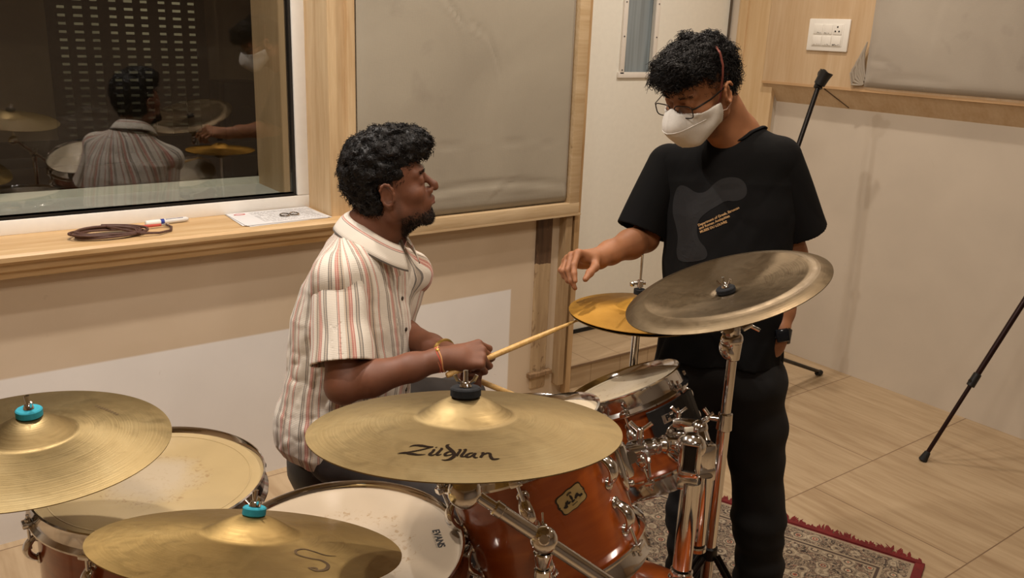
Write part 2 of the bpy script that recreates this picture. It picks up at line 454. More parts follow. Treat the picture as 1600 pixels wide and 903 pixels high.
# lit window behind a blind in the control room
t = MT('lit_street_window'); _n = t.noise(t.coord((1, 1, 1.6)), 2.2, 3); _s = t.n('ShaderNodeSeparateXYZ'); t.l(t.coord(), _s.inputs[0])
t.set(Base_Color='2a2418', Emission_Color=lin('f2e2b8'), Emission_Strength=t.math('MULTIPLY', t.math('MULTIPLY', _n, .5), t.ramp(t.math('MULTIPLY', t.math('SUBTRACT', _s.outputs[2], .8), .7), [(.25, (.15,)*3), (.6, (1, 1, 1))])))
struct(MB().box((1.33, 5.49, 1.63), (.80, .02, 1.5)).done('window_2', t.m, smooth=False))
bl = thing('window_blind', 'dark slatted blind with lit gaps seen through the studio glass', 'blind', loc=(1.33, 5.42, .8))
sm = MB(); tm_ = MB()
for k in range(36): sm.box((1.33, 5.42, .86+k*.043), (.84, .012, .029))
for k in range(10): tm_.box((.93+k*.0875, 5.40, 1.63), (.040 if k % 3 else .058, .006, 1.56))
sm.done('slats', plain('blind_slat', '2e271e', .7), bl, smooth=False); tm_.done('tape', plain('blind_tape', '38301f', .8), bl, smooth=False)
ds = thing('mixing_desk', 'dark long desk in the unlit control room', 'desk', loc=(.6, 4.9, .05))
MB().box((.6, 4.9, .95), (2.6, .6, .05), None, .005).done('desktop', plain('desk_dark', '241d17', .5), ds)
for sx in (-.6, 1.8): MB().box((sx, 4.9, .5), (.05, .55, .88), None, .005).done('leg', plain('desk_dark', '241d17', .5), ds)
sp = thing('studio_monitor', 'black loudspeaker on the desk behind the glass', 'speaker', loc=(1.75, 4.95, .975))
MB().box((1.75, 4.95, 1.135), (.22, .26, .32), None, .01).done('cabinet', BLACKP, sp)
MB().lathe([(0, 0), (.06, .004), (.075, .012), (.082, 0)], frame_from((1.75, 4.815, 1.09), (0, -1, 0))).done('woofer', RUBBER, sp)

# fabric acoustic panel on the window wall
def cloth_mat(name, a, b):
    t = MT(name); c = t.coord(); w1 = t.noise(t.coord((60, 60, 400)), 1, 2); w2 = t.noise(t.coord((400, 400, 60)), 1, 2); n = t.noise(c, 2.2, 5, .6)
    s = t.noise(c, 6, 4, .3)
    col = t.ramp(n, [(.3, a), (.7, b)])
    col = t.mix(t.ramp(s, [(.62, (0, 0, 0)), (.78, (.3, .3, .3))]), col, '6b6055')
    t.set(Base_Color=col, Roughness=.75, Sheen_Weight=.25); t.bump(t.math('ADD', w1, w2), .25, .0012); return t.m
CLOTH = cloth_mat('grey_beige_cloth', '908776', 'a09785')
def fabric_sheet(name, origin, ux, uz, un, w, h, depth, mat, parent, creases, nx=110, nz=110, sag=.0):
    """upholstered face: bulging grid with fold ridges, edges wrapped back"""
    o = np.array(origin); ux, uz, un = map(np.array, (ux, uz, un))
    us = np.linspace(0, 1, nx); ws = np.linspace(0, 1, nz); U, V = np.meshgrid(us, ws, indexing='ij')
    e = np.minimum(np.minimum(U, 1-U)*w, np.minimum(V, 1-V)*h)
    d = depth*(1-np.exp(-e/.012)) + .004*np.sin(3*U+1)*np.sin(PI*V)
    X = U*w; Z = V*h
    for (x0, z0, x1, z1, amp, wid) in creases:
        dx, dz = x1-x0, z1-z0; L = math.hypot(dx, dz)
        t = ((X-x0)*dx+(Z-z0)*dz)/L/L; q = ((X-x0)*dz-(Z-z0)*dx)/L
        q = q + .1*L*np.sin(np.clip(t, 0, 1)*PI)*.5
        d += amp*np.exp(-(q/wid)**2)*np.exp(-((t-.5)/.38)**4) - .6*amp*np.exp(-((q-wid*1.6)/wid)**2)*np.exp(-((t-.5)/.38)**4)
    P = o[None, None]+U[..., None]*w*ux+V[..., None]*h*uz+d[..., None]*un
    vs = P.reshape(-1, 3); fs = []
    idx = np.arange(nx*nz).reshape(nx, nz)
    q = np.stack([idx[:-1, :-1], idx[1:, :-1], idx[1:, 1:], idx[:-1, 1:]], -1).reshape(-1, 4)
    return mkmesh(name, vs, q, mat, parent, True, ang=80)
ap = thing('acoustic_panel', 'tall grey-beige cloth wall panel in a pine frame behind the seated drummer', 'wall panel', loc=(1.95, WY, .865))
fabric_sheet('fabric', (1.445, 2.868, .925), (1, 0, 0), (0, 0, 1), (0, -1, 0), 1.0, 1.75, .022, CLOTH, ap,
             [(.33, .82, .45, .70, -.006, .006), (.45, .73, .54, .68, -.005, .006), (.53, .71, .62, .50, -.005, .006), (.55, .04, .72, .14, .003, .008), (-.1, .21, 1.1, .225, -.003, .004), (.0, .05, 1.1, .06, -.006, .012)])
fr = MB(); fr.box((1.95, 2.868, .895), (1.10, .066, .055), None, .004); fr.box((2.47, 2.868, 1.8), (.055, .064, 1.87), None, .004)
fr.box((1.95, 2.84, .869), (1.12, .012, .008))
fr.done('frame', wood('pale_frame_wood', 'ccb592', 'b0946c', 'x', 1.0), ap)
# the stained post below the panel, beside the door
def post_mat():
    t = MT('weathered_post'); tc = t.n('ShaderNodeTexCoord'); sep = t.n('ShaderNodeSeparateXYZ'); t.l(tc.outputs['Object'], sep.inputs[0])
    n = t.noise(t.coord((30, 30, 3)), 1, 5, .6); m = t.noise(t.coord((14, 14, 9)), 1.2, 4, 2.0)
    pale = t.ramp(n, [(.3, '9c8363'), (.7, 'b89f7c')]); dk = t.ramp(n, [(.3, '3f2d20'), (.7, '6a4f38')])
    hz = t.math('ADD', sep.outputs[2], t.math('MULTIPLY', m, .03))
    col = t.mix(t.math('GREATER_THAN', hz, .665), pale, dk)
    col = t.mix(t.ramp(m, [(.60, (0, 0, 0)), (.66, (.6,)*3)]), col, '6b5139')
    t.set(Base_Color=col, Roughness=.6); return t.m
PM = post_mat()
struct(MB().box((2.355, 2.93, .46), (.085, .09, .80), None, .004).done('trim_7', PM, smooth=False))
struct(MB().box((2.462, 2.905, .46), (.036, .11, .80), None, .004).done('trim_8', wood('pale_post_wood', 'b39a76', '8d7150', 'z', 1.2), smooth=False))
struct(MB().box((2.421, 2.94, .44), (.046, .05, .79), None, .003).done('trim_9', wood('dark_gap_fill', '3c2b1f', '241911', 'z', 1.2), smooth=False))  # near-black strip stands in for the gap between the two posts
struct(MB().box((2.36, 2.885, .13), (.13, .03, .022), None, .004).done('trim_10', OLDW, smooth=False))
struct(slab('wall_niche_left', (2.50, 2.86, 0), (2.53, 3.45, CEIL), wood('niche_side', 'c4a57b', '9c7a50', 'z', 1)))
# raised platform in the door niche
def plat_mat():
    t = MT('platform_tile'); tc = t.n('ShaderNodeTexCoord'); sep = t.n('ShaderNodeSeparateXYZ'); t.l(tc.outputs['Object'], sep.inputs[0])
    f = t.math('FRACT', t.math('MULTIPLY', sep.outputs[0], 5.2)); g = t.math('LESS_THAN', f, .02)
    n = t.noise(t.coord((1, 10, 10)), 2, 4, .5)
    t.set(Base_Color=t.mix(g, t.ramp(n, [(.3, 'a58d6e'), (.7, 'bfa888')]), '8a7256'), Roughness=.45); return t.m
pf = slab('floor_platform', (2.38, 2.90, 0), (3.87, 3.5, .115), plat_mat()); struct(pf)
struct(slab('trim_11', (2.53, 2.893, .108), (3.87, 2.90, .117), plain('platform_edge', '7a624a', .5)))
# white door with a small window
dr = thing('door_1', 'x', 'x', loc=(3.2, 3.28, .115)); del dr['label'], dr['category']; struct(dr)
DW = plain('white_door_laminate', 'ebeae0', .4, noise=.02)
# leaf built around the opening
d = MB(); x0, x1, z0, z1 = 3.09, 3.30, 1.44, 1.95
for a, b in (((2.53, 3.255, .125), (x0, 3.30, 2.2)), ((x1, 3.255, .125), (3.858, 3.30, 2.2)), ((x0, 3.255, .125), (x1, 3.30, z0)), ((x0, 3.255, z1), (x1, 3.30, 2.2))):
    d.box([(p+q)/2 for p, q in zip(a, b)], [q-p for p, q in zip(a, b)])
d.done('leaf', DW, dr, smooth=False)
wf = MB(); w = .028
for cx, cz, sx, sz in (((x0+x1)/2, z0-w/2+.01, x1-x0+2*w, w), (x0-w/2+.01, (z0+z1)/2, w, z1-z0), (x1+w/2-.01, (z0+z1)/2, w, z1-z0), ((x0+x1)/2, z1, x1-x0+2*w, w)):
    wf.box((cx, 3.25, cz), (sx, .014, sz), None, .002)
wf.done('window_trim', UPVC, dr)
sc = MB()
for z in (1.46, 1.62, 1.78): 
    for x in (x0-.006, x1+.006): sc.ell((x, 3.242, z), .0035, seg=8, rings=4)
sc.done('screws', BLACKM, dr)
t = MT('door_pane'); n = t.noise(t.coord((16, 16, .6)), 1, 2)
t.set(Base_Color=t.ramp(n, [(.3, '4f565c'), (.5, '8e9aa0'), (.7, '5b6368')]), Roughness=.25)
MB().box(((x0+x1)/2, 3.28, (z0+z1)/2), (x1-x0, .006, z1-z0)).done('pane', t.m, dr, smooth=False)
MB().box((3.19, 3.252, .125), (1.33, .012, .02)).done('bottom_seal', RUBBER, dr, smooth=False)
MB().box((3.853, 3.248, 1.3), (.004, .014, 2.3)).done('edge_seal', plain('seal_dark', '5a4e40', .6), dr, smooth=False)
struct(slab('wall_back_far', (2.4, 3.32, 0), (4.0, 3.42, CEIL), WALL))

# grey upholstered panel on the right wall with a gathered corner
rp = thing('padded_panel', 'grey-beige padded cloth panel on the right wall above the ply edge', 'wall panel', loc=(LIPX, 1.4, 1.44))
t_cr = [(.0, .02, .5, .03, -.004, .02), (.03, .0, .05, .25, -.006, .012), (.0, .12, .16, .1, -.005, .01), (0.3, .1, .36, .5, -.002, .02), (.8, .05, .83, .5, -.002, .03)]
fabric_sheet('cushion', (LIPX-.0, 2.392, 1.436), (0, -1, 0), (0, 0, 1), (-1, 0, 0), 3.4, 1.25, .032, cloth_mat('taupe_cloth', '9a9083', 'aaa193'), rp, t_cr, 240, 90)
g = MB()
for k in range(7):
    y0 = 2.392+.006*k; z0 = 1.640-.016*k
    g.tube([(LIPX-.030, y0-.004, z0), (LIPX-.026-.004*(k % 2), y0+.010+.002*k, z0-.05), (LIPX-.022, y0+.006+.001*k, z0-.10), (LIPX-.014, y0-.008-.004*k, max(1.445, z0-.16))], [.003, .0085, .0075, .004], 8, sq=(.8, 1))
g.done('gathered_corner', cloth_mat('pale_cloth', '9a9082', 'aaa090'), rp)
# switch plate
sw = thing('switch_plate', 'white eight-module switch and socket plate on the ply cladding', 'switch', M=frame_from((LIPX, 2.615, 1.663), (-1, 0, 0), (0, -1, 0)))
WH = plain('switch_white', 'e9e6de', .3, noise=.01)
MB().box((0, 0, .006), (.225, .15, .012), None, .005).done('plate', WH, sw, world=False)
MB().box((0, .0, .0125), (.168, .104, .004), None, .002).done('inner_plate', WH, sw, world=False)
for r in range(2):
    for c in range(3):
        if r == 0 and c == 2: continue
        MB().box((-.053+c*.053, .026-r*.052, .016), (.049, .044, .005), None, .002).done('rocker', WH, sw, world=False)
sk = MB().box((.053, .026, .0155), (.049, .046, .004), None, .002).done('socket', WH, sw, world=False)
hm = MB()
for p in ((.053, .038), (.043, .018), (.063, .018)): hm.cyl((p[0], p[1], .0165), (p[0], p[1], .0182), .0042, seg=12)
hm.done('socket_holes', BLACKP, sk, world=False)
mk = MB()
for k in range(26):
    x = random.choice((-.053, 0, -.053, 0, .053) if k < 12 else (-.053, 0, .053)) + random.uniform(-.018, .018); y = (.010 if k < 12 and x < .03 else -.043)+random.uniform(-.003, .003)
    mk.box((x, y, .0187), (random.uniform(.003, .008), random.uniform(.001, .003), .0006))
mk.done('grime_marks', plain('grime', '4a443c', .8), sw, world=False, smooth=False)['kind'] = 'stuff'

# ceiling downlights (fixtures round the lamps)
for i, (x, y, pw, c) in enumerate(LIGHTS):
    dl = thing('ceiling_downlight', 'round white ceiling downlight out of view overhead', 'ceiling light', loc=(x, y, CEIL), group='ceiling downlights')
    k_ = 1 if y > 1.5 else 2.3; MB().lathe([(.058*k_+.01*(k_-1), -.03), (.075*k_, -.03), (.078*k_, -.012), (.078*k_, 0), (.07*k_, 0)], Matrix.Translation((x, y, CEIL)), 32, closed=True).done('trim_ring', WH, dl)
# ================================================================== DRUM KIT
def V3(*a): return Vector(a)
def cam_frame(c, n):
    """disc frame whose local x axis points towards the viewer's side, y to the viewer's right"""
    return frame_from(c, n, tuple((CAMP-Vector(c)).normalized()))
def head_mat(name, base, wear, worn=.5, wearcol='c9b9a0', trans=0):
    t = MT(name); tc = t.n('ShaderNodeTexCoord'); sep = t.n('ShaderNodeSeparateXYZ'); t.l(tc.outputs['Object'], sep.inputs[0])
    r = t.math('SQRT', t.math('ADD', t.math('MULTIPLY', sep.outputs[0], sep.outputs[0]), t.math('MULTIPLY', sep.outputs[1], sep.outputs[1])))
    a = t.noise(t.coord(), 9, 5, .5); b = t.noise(t.coord(), 90, 4, 1)
    col = t.ramp(a, [(.3, tuple(x*.9 for x in lin(base)[:3])), (.7, lin(base)[:3])])
    m = t.math('ADD', r, t.math('MULTIPLY', a, .12))
    disc = t.ramp(t.math('MULTIPLY', m, 1/wear), [(.62, (1, 1, 1)), (.95, (0, 0, 0))])
    col = t.mix(t.math('MULTIPLY', disc, worn), col, wearcol)
    spk = t.math('MULTIPLY', t.ramp(b, [(.56, (0, 0, 0)), (.66, (1, 1, 1))]), t.ramp(t.math('MULTIPLY', m, 1/wear), [(.70, (.15, .15, .15)), (.92, (.7, .7, .7)), (1.0, (0, 0, 0))]))
    col = t.mix(spk, col, '8e6f45')
    t.set(Base_Color=col, Roughness=.42); t.bump(b, .15, .001); return t.m
HOOPM = CHROME
def hoop_bm(R, z, flip=1, ears=(), h=.036):
    """triple flanged hoop around shell radius R; z = head plane; flip -1 for the bottom hoop"""
    p = [(R-.001, -.004), (R+.003, .009), (R+.0065, .0125), (R+.010, .011), (R+.0075, .006), (R+.0075, -h+.012), (R+.016, -h+.004), (R+.016, -h), (R+.0045, -h+.004), (R+.0035, -.002)]
    p = [(r, z+flip*zz) for r, zz in p]
    b = MB().lathe(p, None, 72, closed=True)
    for a in ears:
        m = Matrix.Rotation(a, 4, 'Z')
        b.box((R+.014, 0, z+flip*(-h+.006)), (.024, .024, .012), m, .003)
    return b
def lug_parts(R, a, z0, zc, parent, L=.052, flip=1, two=False):
    """arched lug with its tension rod at angle a; z0 = hoop ear height, zc = lug centre height"""
    m = Matrix.Rotation(a, 4, 'Z')
    b = MB()
    # foot ends and raised arch
    pts = []; rs = []
    for k in range(13):
        t = k/12; pts.append(m @ V3(R+.002+.020*math.sin(PI*t)**.7, 0, zc+L*(.5-t))); rs.append(.008+.0035*math.sin(PI*t))
    b.tube(pts, rs, 12, sq=(1.15, .7), up=m.to_3x3() @ V3(0, 1, 0))
    for s in (-.5, .5): b.ell((0, 0, 0), (.006, .012, .012), m @ Matrix.Translation((R+.002, 0, zc+s*L)), 12, 8)
    lug = b.done('lug', CHROME, parent, world=False)
    r = MB()
    for fl, ze in ([(flip, z0)] + ([(-flip, two)] if two else [])):
        r.cyl(m @ V3(R+.0145, 0, ze+fl*.010), m @ V3(R+.0145, 0, zc), .0032, seg=10)
        r.cyl(m @ V3(R+.0145, 0, ze+fl*.004), m @ V3(R+.0145, 0, ze+fl*.012), .0065, seg=12, bev=.001)
        r.box((0, 0, 0), (.006, .006, .010), m @ Matrix.Translation((R+.0145, 0, ze+fl*.016)), .001)
    r.done('tension_rod', CHROME, lug, world=False)
def drum(name, label, cat, c, n, R, L, nl, off, hm, group=None, badge=None, ring=True, lugL=.052, shellmat=None, bottom_lugs=True, hoopR=None):
    Mx = cam_frame(c, n); t = thing(name, label, cat, M=Mx @ Matrix.Translation((0, 0, -L)))
    # local frame: bottom of shell is z=0, head at z=L
    sh = MB().lathe([(R, 0), (R, L-.004), (R-.006, L-.001), (R-.008, L-.004), (R-.008, .004), (R-.006, .001)], None, 96, closed=True)
    sh.done('shell', shellmat or ORANGE, t, world=False)
    angs = [math.radians(off)+2*PI*k/nl for k in range(nl)]
    MB().lathe([(0, L), (R-.004, L), (R+.003, L-.004), (R+.003, L-.012), (R+.001, L-.012), (R-.004, L-.002), (0, L-.0008)], None, 72).done('drum_head', hm, t, world=False)
    hoop_bm(R, L, 1, angs).done('batter_hoop', CHROME, t, world=False)
    MB().lathe([(0, 0), (R-.004, 0), (R+.003, .004), (R+.003, .012), (R+.001, .012), (R-.004, .002), (0, .0008)], None, 72).done('resonant_head', plain('clear_resonant_head', 'b9ab92', .35), t, world=False)
    hoop_bm(R, 0, -1, angs).done('resonant_hoop', CHROME, t, world=False)
    for a in angs:
        if bottom_lugs:
            lug_parts(R, a, L-.030, L-.062-lugL/2, t, lugL, 1)
            lug_parts(R, a, .030, .062+lugL/2, t, lugL, -1)
        else:
            lug_parts(R, a, L-.030, L/2, t, lugL, 1, two=.030)
    if ring:   # slightly embossed ring printed round the head edge
        MB().lathe([(R-.024, L+.0004), (R-.0235, L+.0010), (R-.021, L+.0010), (R-.0205, L+.0004)], None, 72).done('head_ring', hm, t, world=False)
    return t, Mx, angs
def floor_legs(t, R, L, z_bottom, angs):
    for a in angs:
        m = Matrix.Rotation(a, 4, 'Z'); hgt = z_bottom
        b = MB()
        b.tube([m @ V3(R+.028, 0, L*.62), m @ V3(R+.028, 0, .0), m @ V3(R+.045, 0, -.05), m @ V3(R+.045, 0, -hgt+.03)], .0048, 10)
        lg = b.done('leg', CHROME, t, world=False)
        MB().cyl(m @ V3(R+.045, 0, -hgt), m @ V3(R+.045, 0, -hgt+.045), .014, .010, 14, bev=.002).done('rubber_foot', RUBBER, lg, world=False)
        k = MB().box((R+.014, 0, L*.35), (.028, .034, .055), m, .006)
        k.cyl(m @ V3(R+.02, .012, L*.35), m @ V3(R+.02, .05, L*.35), .004, seg=8); k.box((R+.02, .052, L*.35), (.008, .006, .026), m, .002)
        k.done('leg_bracket', CHROME, t, world=False)

HEAD_A = head_mat('coated_head_amber', 'b39c70', .185, .8, 'b5a68f')
HEAD_B = head_mat('coated_head_pale', 'b7a68e', .20, .35, 'c4b6a2')
HEAD_C = head_mat('coated_head_tom', 'cbbb9f', .14, .4, 'd6c9b4')
# far-left floor tom
ftA, MA, aA = drum('floor_tom', 'large amber floor tom with a worn centre on its head, at the left edge', 'drum', (.412, 1.817, .672), (.018, -.016, 1), .229, .40, 8, 14, HEAD_A, ring=True)
floor_legs(ftA, .229, .40, .272, [math.radians(a) for a in (-60, 60, 180)])
# near floor tom with printed word
ftB, MBt, aB = drum('floor_tom', 'amber floor tom with a pale head lettered in black, in front of the stool', 'drum', (.588, 1.252, .742), (-.05, -.006, 1), .212, .40, 8, 4, HEAD_B, ring=False)
floor_legs(ftB, .212, .40, .342, [math.radians(a) for a in (-62, 58, 178)])
# tom 1 and tom 2
TN = Vector((-.19, .39, .90)).normalized()
c1 = W(808, 678, 1.665)
tm1, M1, a1_ = drum('rack_tom', 'amber rack tom bearing an oval cream badge, hung below the lettered cymbal', 'drum', c1, Vector((-.21, .345, .915)), .160, .272, 6, -10, HEAD_C, lugL=.055)
c2 = W(975, 603, 2.12)
tm2, M2, a2_ = drum('rack_tom', 'smaller amber rack tom with a black mounting plate, before the standing man', 'drum', c2, TN, .136, .225, 6, -8, HEAD_C, lugL=.045)
# snare
SNC = V3(1.375, 1.655, .625)
sn, MS, aS = drum('snare_drum', 'shallow snare drum whose chrome rim peeps out behind the lettered cymbal', 'drum', SNC, (0, 0, 1), .176, .14, 8, 0, HEAD_B, lugL=.05, bottom_lugs=False, ring=False)
st = thing('snare_stand', 'chrome tripod stand under the snare drum', 'stand', loc=(SNC.x, SNC.y, 0))
b = MB(); b.cyl(SNC+V3(0, 0, -.2), (SNC.x, SNC.y, .12), .012); b.done('pole', CHROME, st)
for k in range(3):
    a = k*2.094+1.0; d = V3(math.cos(a), math.sin(a), 0)
    MB().tube([V3(SNC.x, SNC.y, .30), V3(SNC.x, SNC.y, .30)*0+SNC.xy.to_3d()+d*.22+V3(0, 0, .012)], .007, 8).done('leg', CHROME, st)
    MB().tube([SNC.xy.to_3d()+V3(0, 0, .42), SNC.xy.to_3d()+d*.12+V3(0, 0, .43), SNC.xy.to_3d()+d*.165+V3(0, 0, .448), SNC.xy.to_3d()+d*.171+V3(0, 0, .462)], .006, 8).done('basket_arm', CHROME, st)

# printed word on the pale floor tom head
def put_flat(v, f, m2d, Mx, z=.0006):
    out = [Mx @ V3(*(m2d @ V3(x, y, 0)).xy, z) for x, y, *_ in v]; return out, f
def on_disc(Mc, px, py, z=0):
    """local disc coordinates of the point of the disc plane seen at a photo position"""
    inv = Mc.inverted(); o = inv @ CAMP; d = (inv.to_3x3() @ (W(px, py, 1)-CAMP)); tt = (z-o.z)/d.z; return (o+d*tt)
def text_on(Mc, s, p0, p1, size, parent, mat, bold=0, zf=None, name='printed_word', L=0, space=1.0):
    """text whose baseline direction runs from photo point p0 towards p1, centred between them"""
    a = on_disc(Mc, *p0); b_ = on_disc(Mc, *p1); c = (a+b_)/2; d = (b_-a).xy.normalized(); e = Vector((-d.y, d.x))
    v, f = textmesh(s, size, bold, space=space); out = []
    wdt = max(x for x, *_ in v)-min(x for x, *_ in v); sc = (b_-a).length/wdt
    for x, y, *_ in v:
        q = c.xy+d*x*sc+e*y*sc; out.append((q.x, q.y, (zf(q.length) if zf else 0)+.0006+L))
    return mkmesh(name, out, f, mat, parent, False, world=False)
INK = plain('black_ink', '17130f', .6)
LB = .40
text_on(MBt, 'EVANS', (680, 828), (690, 855), .03, ftB, INK, .0009, L=LB)
text_on(MBt, 'G2 COATED HEAD', (675.5, 832), (683, 856), .006, ftB, plain('grey_ink', '8b8070', .6), L=LB, name='printed_small_line')

# cream badge on tom 1, with dark ornament
def cyl_patch(t, R, L, fn, name, mat, parent, nu=28, nv=20, off=.0012):
    vs = []; fs = []
    return
def badge(t, R, L, phi, zc, w, h, rot):
    def wrap(poly, off, name, mat, par):
        out = []
        for x, y in poly:
            X = x*math.cos(rot)-y*math.sin(rot); Y = x*math.sin(rot)+y*math.cos(rot)
            a = phi+X/R; out.append(((R+off)*math.cos(a), (R+off)*math.sin(a), zc+Y))
        return out
    def outline(k):
        pts = []
        for i in range(48):
            a = 2*PI*i/48; c, s = math.cos(a), math.sin(a)
            rr = 1+.10*math.cos(4*a)*-1+.05*math.cos(8*a)
            pts.append((c*w/2*k*rr, s*h/2*k*rr))
        return pts
    res = None
    for k, off, name, mat in ((1.0, .0010, 'badge', plain('badge_rim', '3a2a14', .5)), (.9, .0020, 'badge_face', plain('badge_cream', 'b89f6a', .4, .25))):
        p = outline(k); v = wrap(p, off, name, mat, t); c0 = wrap([(0, 0)], off, name, mat, t)
        fs = [(i, (i+1) % 48, 48) for i in range(48)]
        o = mkmesh(name, v+c0, fs, mat, t if res is None else res, False, world=False)
        if res is None: res = o
    # dark ornament: laurel dots, crown-like strokes
    vs = []; fs = []
    def blot(x, y, rx, ry, a=0):
        o = len(vs); n = 10; P = []
        for i in range(n):
            q = 2*PI*i/n; u = math.cos(q)*rx; v_ = math.sin(q)*ry*(1+.25*math.cos(3*q)); P.append((x+u*math.cos(a)-v_*math.sin(a), y+u*math.sin(a)+v_*math.cos(a)))
        vs.extend(wrap(P, .0028, '', None, None)); fs.append(tuple(range(o, o+n)))
    R_ = random.Random(3)
    for s in (-1, 1):
        for k in range(5): blot(s*(.008+.0025*k), -.002+.003*math.sin(k*1.3), .0035, .0022, k*.7)
        blot(s*.027, 0, .0016, .0016)
    for k in range(5): blot((k-2)*.002, .0125-.0006*abs(k-2), .0008, .0022, 0)
    for k in range(4): blot((k-1.5)*.003, -.010, .0014, .0009)
    blot(0, .003, .0022, .006); blot(0, -.004, .004, .002)
    mkmesh('badge_print', vs, fs, plain('badge_ink', '201508', .6), res, False, world=False)
L1 = .272
pb1 = (M1 @ Matrix.Translation((0, 0, 0)))
def on_shell(Mx, R, px, py):
    """angle and height (below head) of the shell point seen at photo position"""
    inv = Mx.inverted(); o = inv @ CAMP; d = (inv.to_3x3() @ (W(px, py, 1)-CAMP)); a = d.x**2+d.y**2; b_ = o.x*d.x+o.y*d.y; c = o.x**2+o.y**2-R*R
    disc = b_*b_-a*c
    if disc < 0: disc = 0
    tt = (-b_-math.sqrt(disc))/a; p = o+d*tt; return math.atan2(p.y, p.x), p.z
ba, bz = on_shell(M1, .160, 893, 779)
badge(tm1, .160, L1, ba, L1+bz, .064, .042, .22)

# bass drum
BA = V3(.331, -.944, 0); BC = V3(1.15, 1.10, .295)
bs = thing('bass_drum', 'amber bass drum low at the bottom edge under the chrome tom posts', 'drum', M=frame_from(BC-BA*.13+V3(0, 0, 0), BA, (0, 0, 1)))
RB, LBs = .267, .46
MB().lathe([(RB, 0), (RB, LBs), (RB-.008, LBs), (RB-.008, 0)], None, 96, closed=True).done('shell', ORANGE, bs, world=False)
for z, fl in ((0, -1), (LBs, 1)):
    MB().lathe([(RB-.006, z+fl*.004), (RB+.018, z+fl*.004), (RB+.02, z-fl*.002), (RB+.02, z-fl*.034), (RB+.006, z-fl*.036), (RB+.006, z)], None, 96, closed=True).done('hoop', BLACKP, bs, world=False)
    MB().lathe([(0, z+fl*.002), (RB, z+fl*.002), (RB+.004, z-fl*.006), (RB-.004, z)], None, 72).done('drum_head', plain('bass_head', 'c4b79f' if fl < 0 else '1a1816', .4), bs, world=False)
for k in range(8):
    a = math.radians(22.5+45*k); m = Matrix.Rotation(a, 4, 'Z')
    for z in (.09, LBs-.09):
        lg = MB().ell((0, 0, 0), (.012, .014, .032), m @ Matrix.Translation((RB+.004, 0, z)), 14, 8).done('lug', CHROME, bs, world=False)
        z2 = 0 if z < .2 else LBs
        MB().cyl(m @ V3(RB+.012, 0, z), m @ V3(RB+.026, 0, z2), .003, seg=8).box((RB+.02, 0, z2+(.0 if z > .2 else 0)), (.03, .014, .03), m, .004).done('claw_hook', CHROME, lg, world=False)
for s in (-1, 1):
    MB().tube([(-.05, s*RB*.98, LBs-.12), (-.287, s*(RB+.16), LBs+.02)], .008, 8).done('spur', CHROME, bs, world=False)

# double tom holder
TH = W(1066, 900, 1.80)
th = thing('tom_holder', 'double chrome tom holder with two posts rising from the bass drum', 'stand', loc=(TH.x, TH.y, .553))
def vpost(px, py, d, zb): p = W(px, py, d); return p, V3(p.x, p.y, zb)
for i, (px, py, d, zb, r0) in enumerate(((1080, 752, 1.78, .575, .0200), (1101, 742, 1.88, .575, .0175))):
    top, bot = vpost(px, py, d, zb)
    pp = MB(); pp.cyl(bot, top, r0, seg=28); pst_ = pp.done('post', CHROME, th)
    MB().cyl(bot-V3(0, 0, .02), bot-V3(0, 0, .006), r0+.004, seg=24, bev=.003).done('collar', CHROME, pst_)
MB().ell((0, 0, 0), (.050, .03, .008), Matrix.Translation((TH.x+.015, TH.y+.015, .549)) @ Matrix.Rotation(.7, 4, 'Z')).done('base_plate', CHROME, th)
# near post head: rounded casting with dark slot
t0 = W(1078, 712, 1.77); fr1 = Matrix.Identity(4)
vd = (CAMP-t0); vd.z = 0; vd.normalize()
fh = frame_from(t0, vd, (0, 0, 1))   # local z to viewer, x up
hd = MB(); hd.box((-.004, 0, 0), (.084, .046, .040), fh, .012); hd.ell((.018, 0, -.006), (.030, .031, .026), fh); hd.box((-.056, 0, .0), (.03, .042, .036), fh, .005)
for s in (-1, 1): hd.box((.004, s*.0155, .0215), (.062, .005, .006), fh, .002)
for s in (-1, 1): hd.box((.004+s*.031, 0, .0215), (.005, .034, .006), fh, .002)
nh = hd.done('post_head', CHROME, th)
sl = MB(); sl.box((.004, 0, .0195), (.056, .024, .004), fh, .001); sl.done('slot', plain('slot_dark', '1d1915', .4, .5), nh); MB().cyl(fh @ V3(-.056, 0, .014), fh @ V3(-.056, 0, .0186), .0025, seg=10).done('set_screw', BLACKP, nh)
# near L-arm to tom 1
e0 = W(1060, 697, 1.80); e1 = W(1036, 694, 1.81); e2 = W(1005, 700, 1.80); e3 = W(972, 706, 1.765)
MB().tube([t0+(e0-t0)*.3, e0, e1, (e1+e2)/2, e2, e3], [.017, .0185, .016, .0135, .012, .012], 20).done('arm', CHROME, th)
for (q, r, l) in ((1040, .0195, .010), (1024, .0175, .012), (1010, .018, .022), (990, .019, .018)):
    a = W(q, 694+(1040-q)*.17, 1.805); dd = (e3-e1).normalized(); MB().cyl(a-dd*l/2, a+dd*l/2, r, seg=24, bev=.002).done('clamp_ring', CHROME, th)
def wing(c, ax, d, s=1.0, par=None, nm='wing_bolt', up=V3(0, 0, 1)):
    c = Vector(c); ax = Vector(ax).normalized(); b = MB(); b.cyl(c-ax*.012*s, c+ax*.010*s, .007*s, .006*s, 14, bev=.001)
    w = Vector(d).normalized()
    for sg in (-1, 1): b.tube([c+ax*.004*s, c+ax*.012*s+w*sg*.010*s, c+ax*.020*s+w*sg*.019*s], [.0045*s, .004*s, .0045*s], 10, sq=(1, .6))
    return b.done(nm, CHROME, par)
wing(W(1000, 677, 1.79), (0, 0, 1), (.8, -.6, 0), 1.2, th); wing(W(1012, 716, 1.78), (-.2, -.5, -.8), (0, .2, 1), 1.0, th)
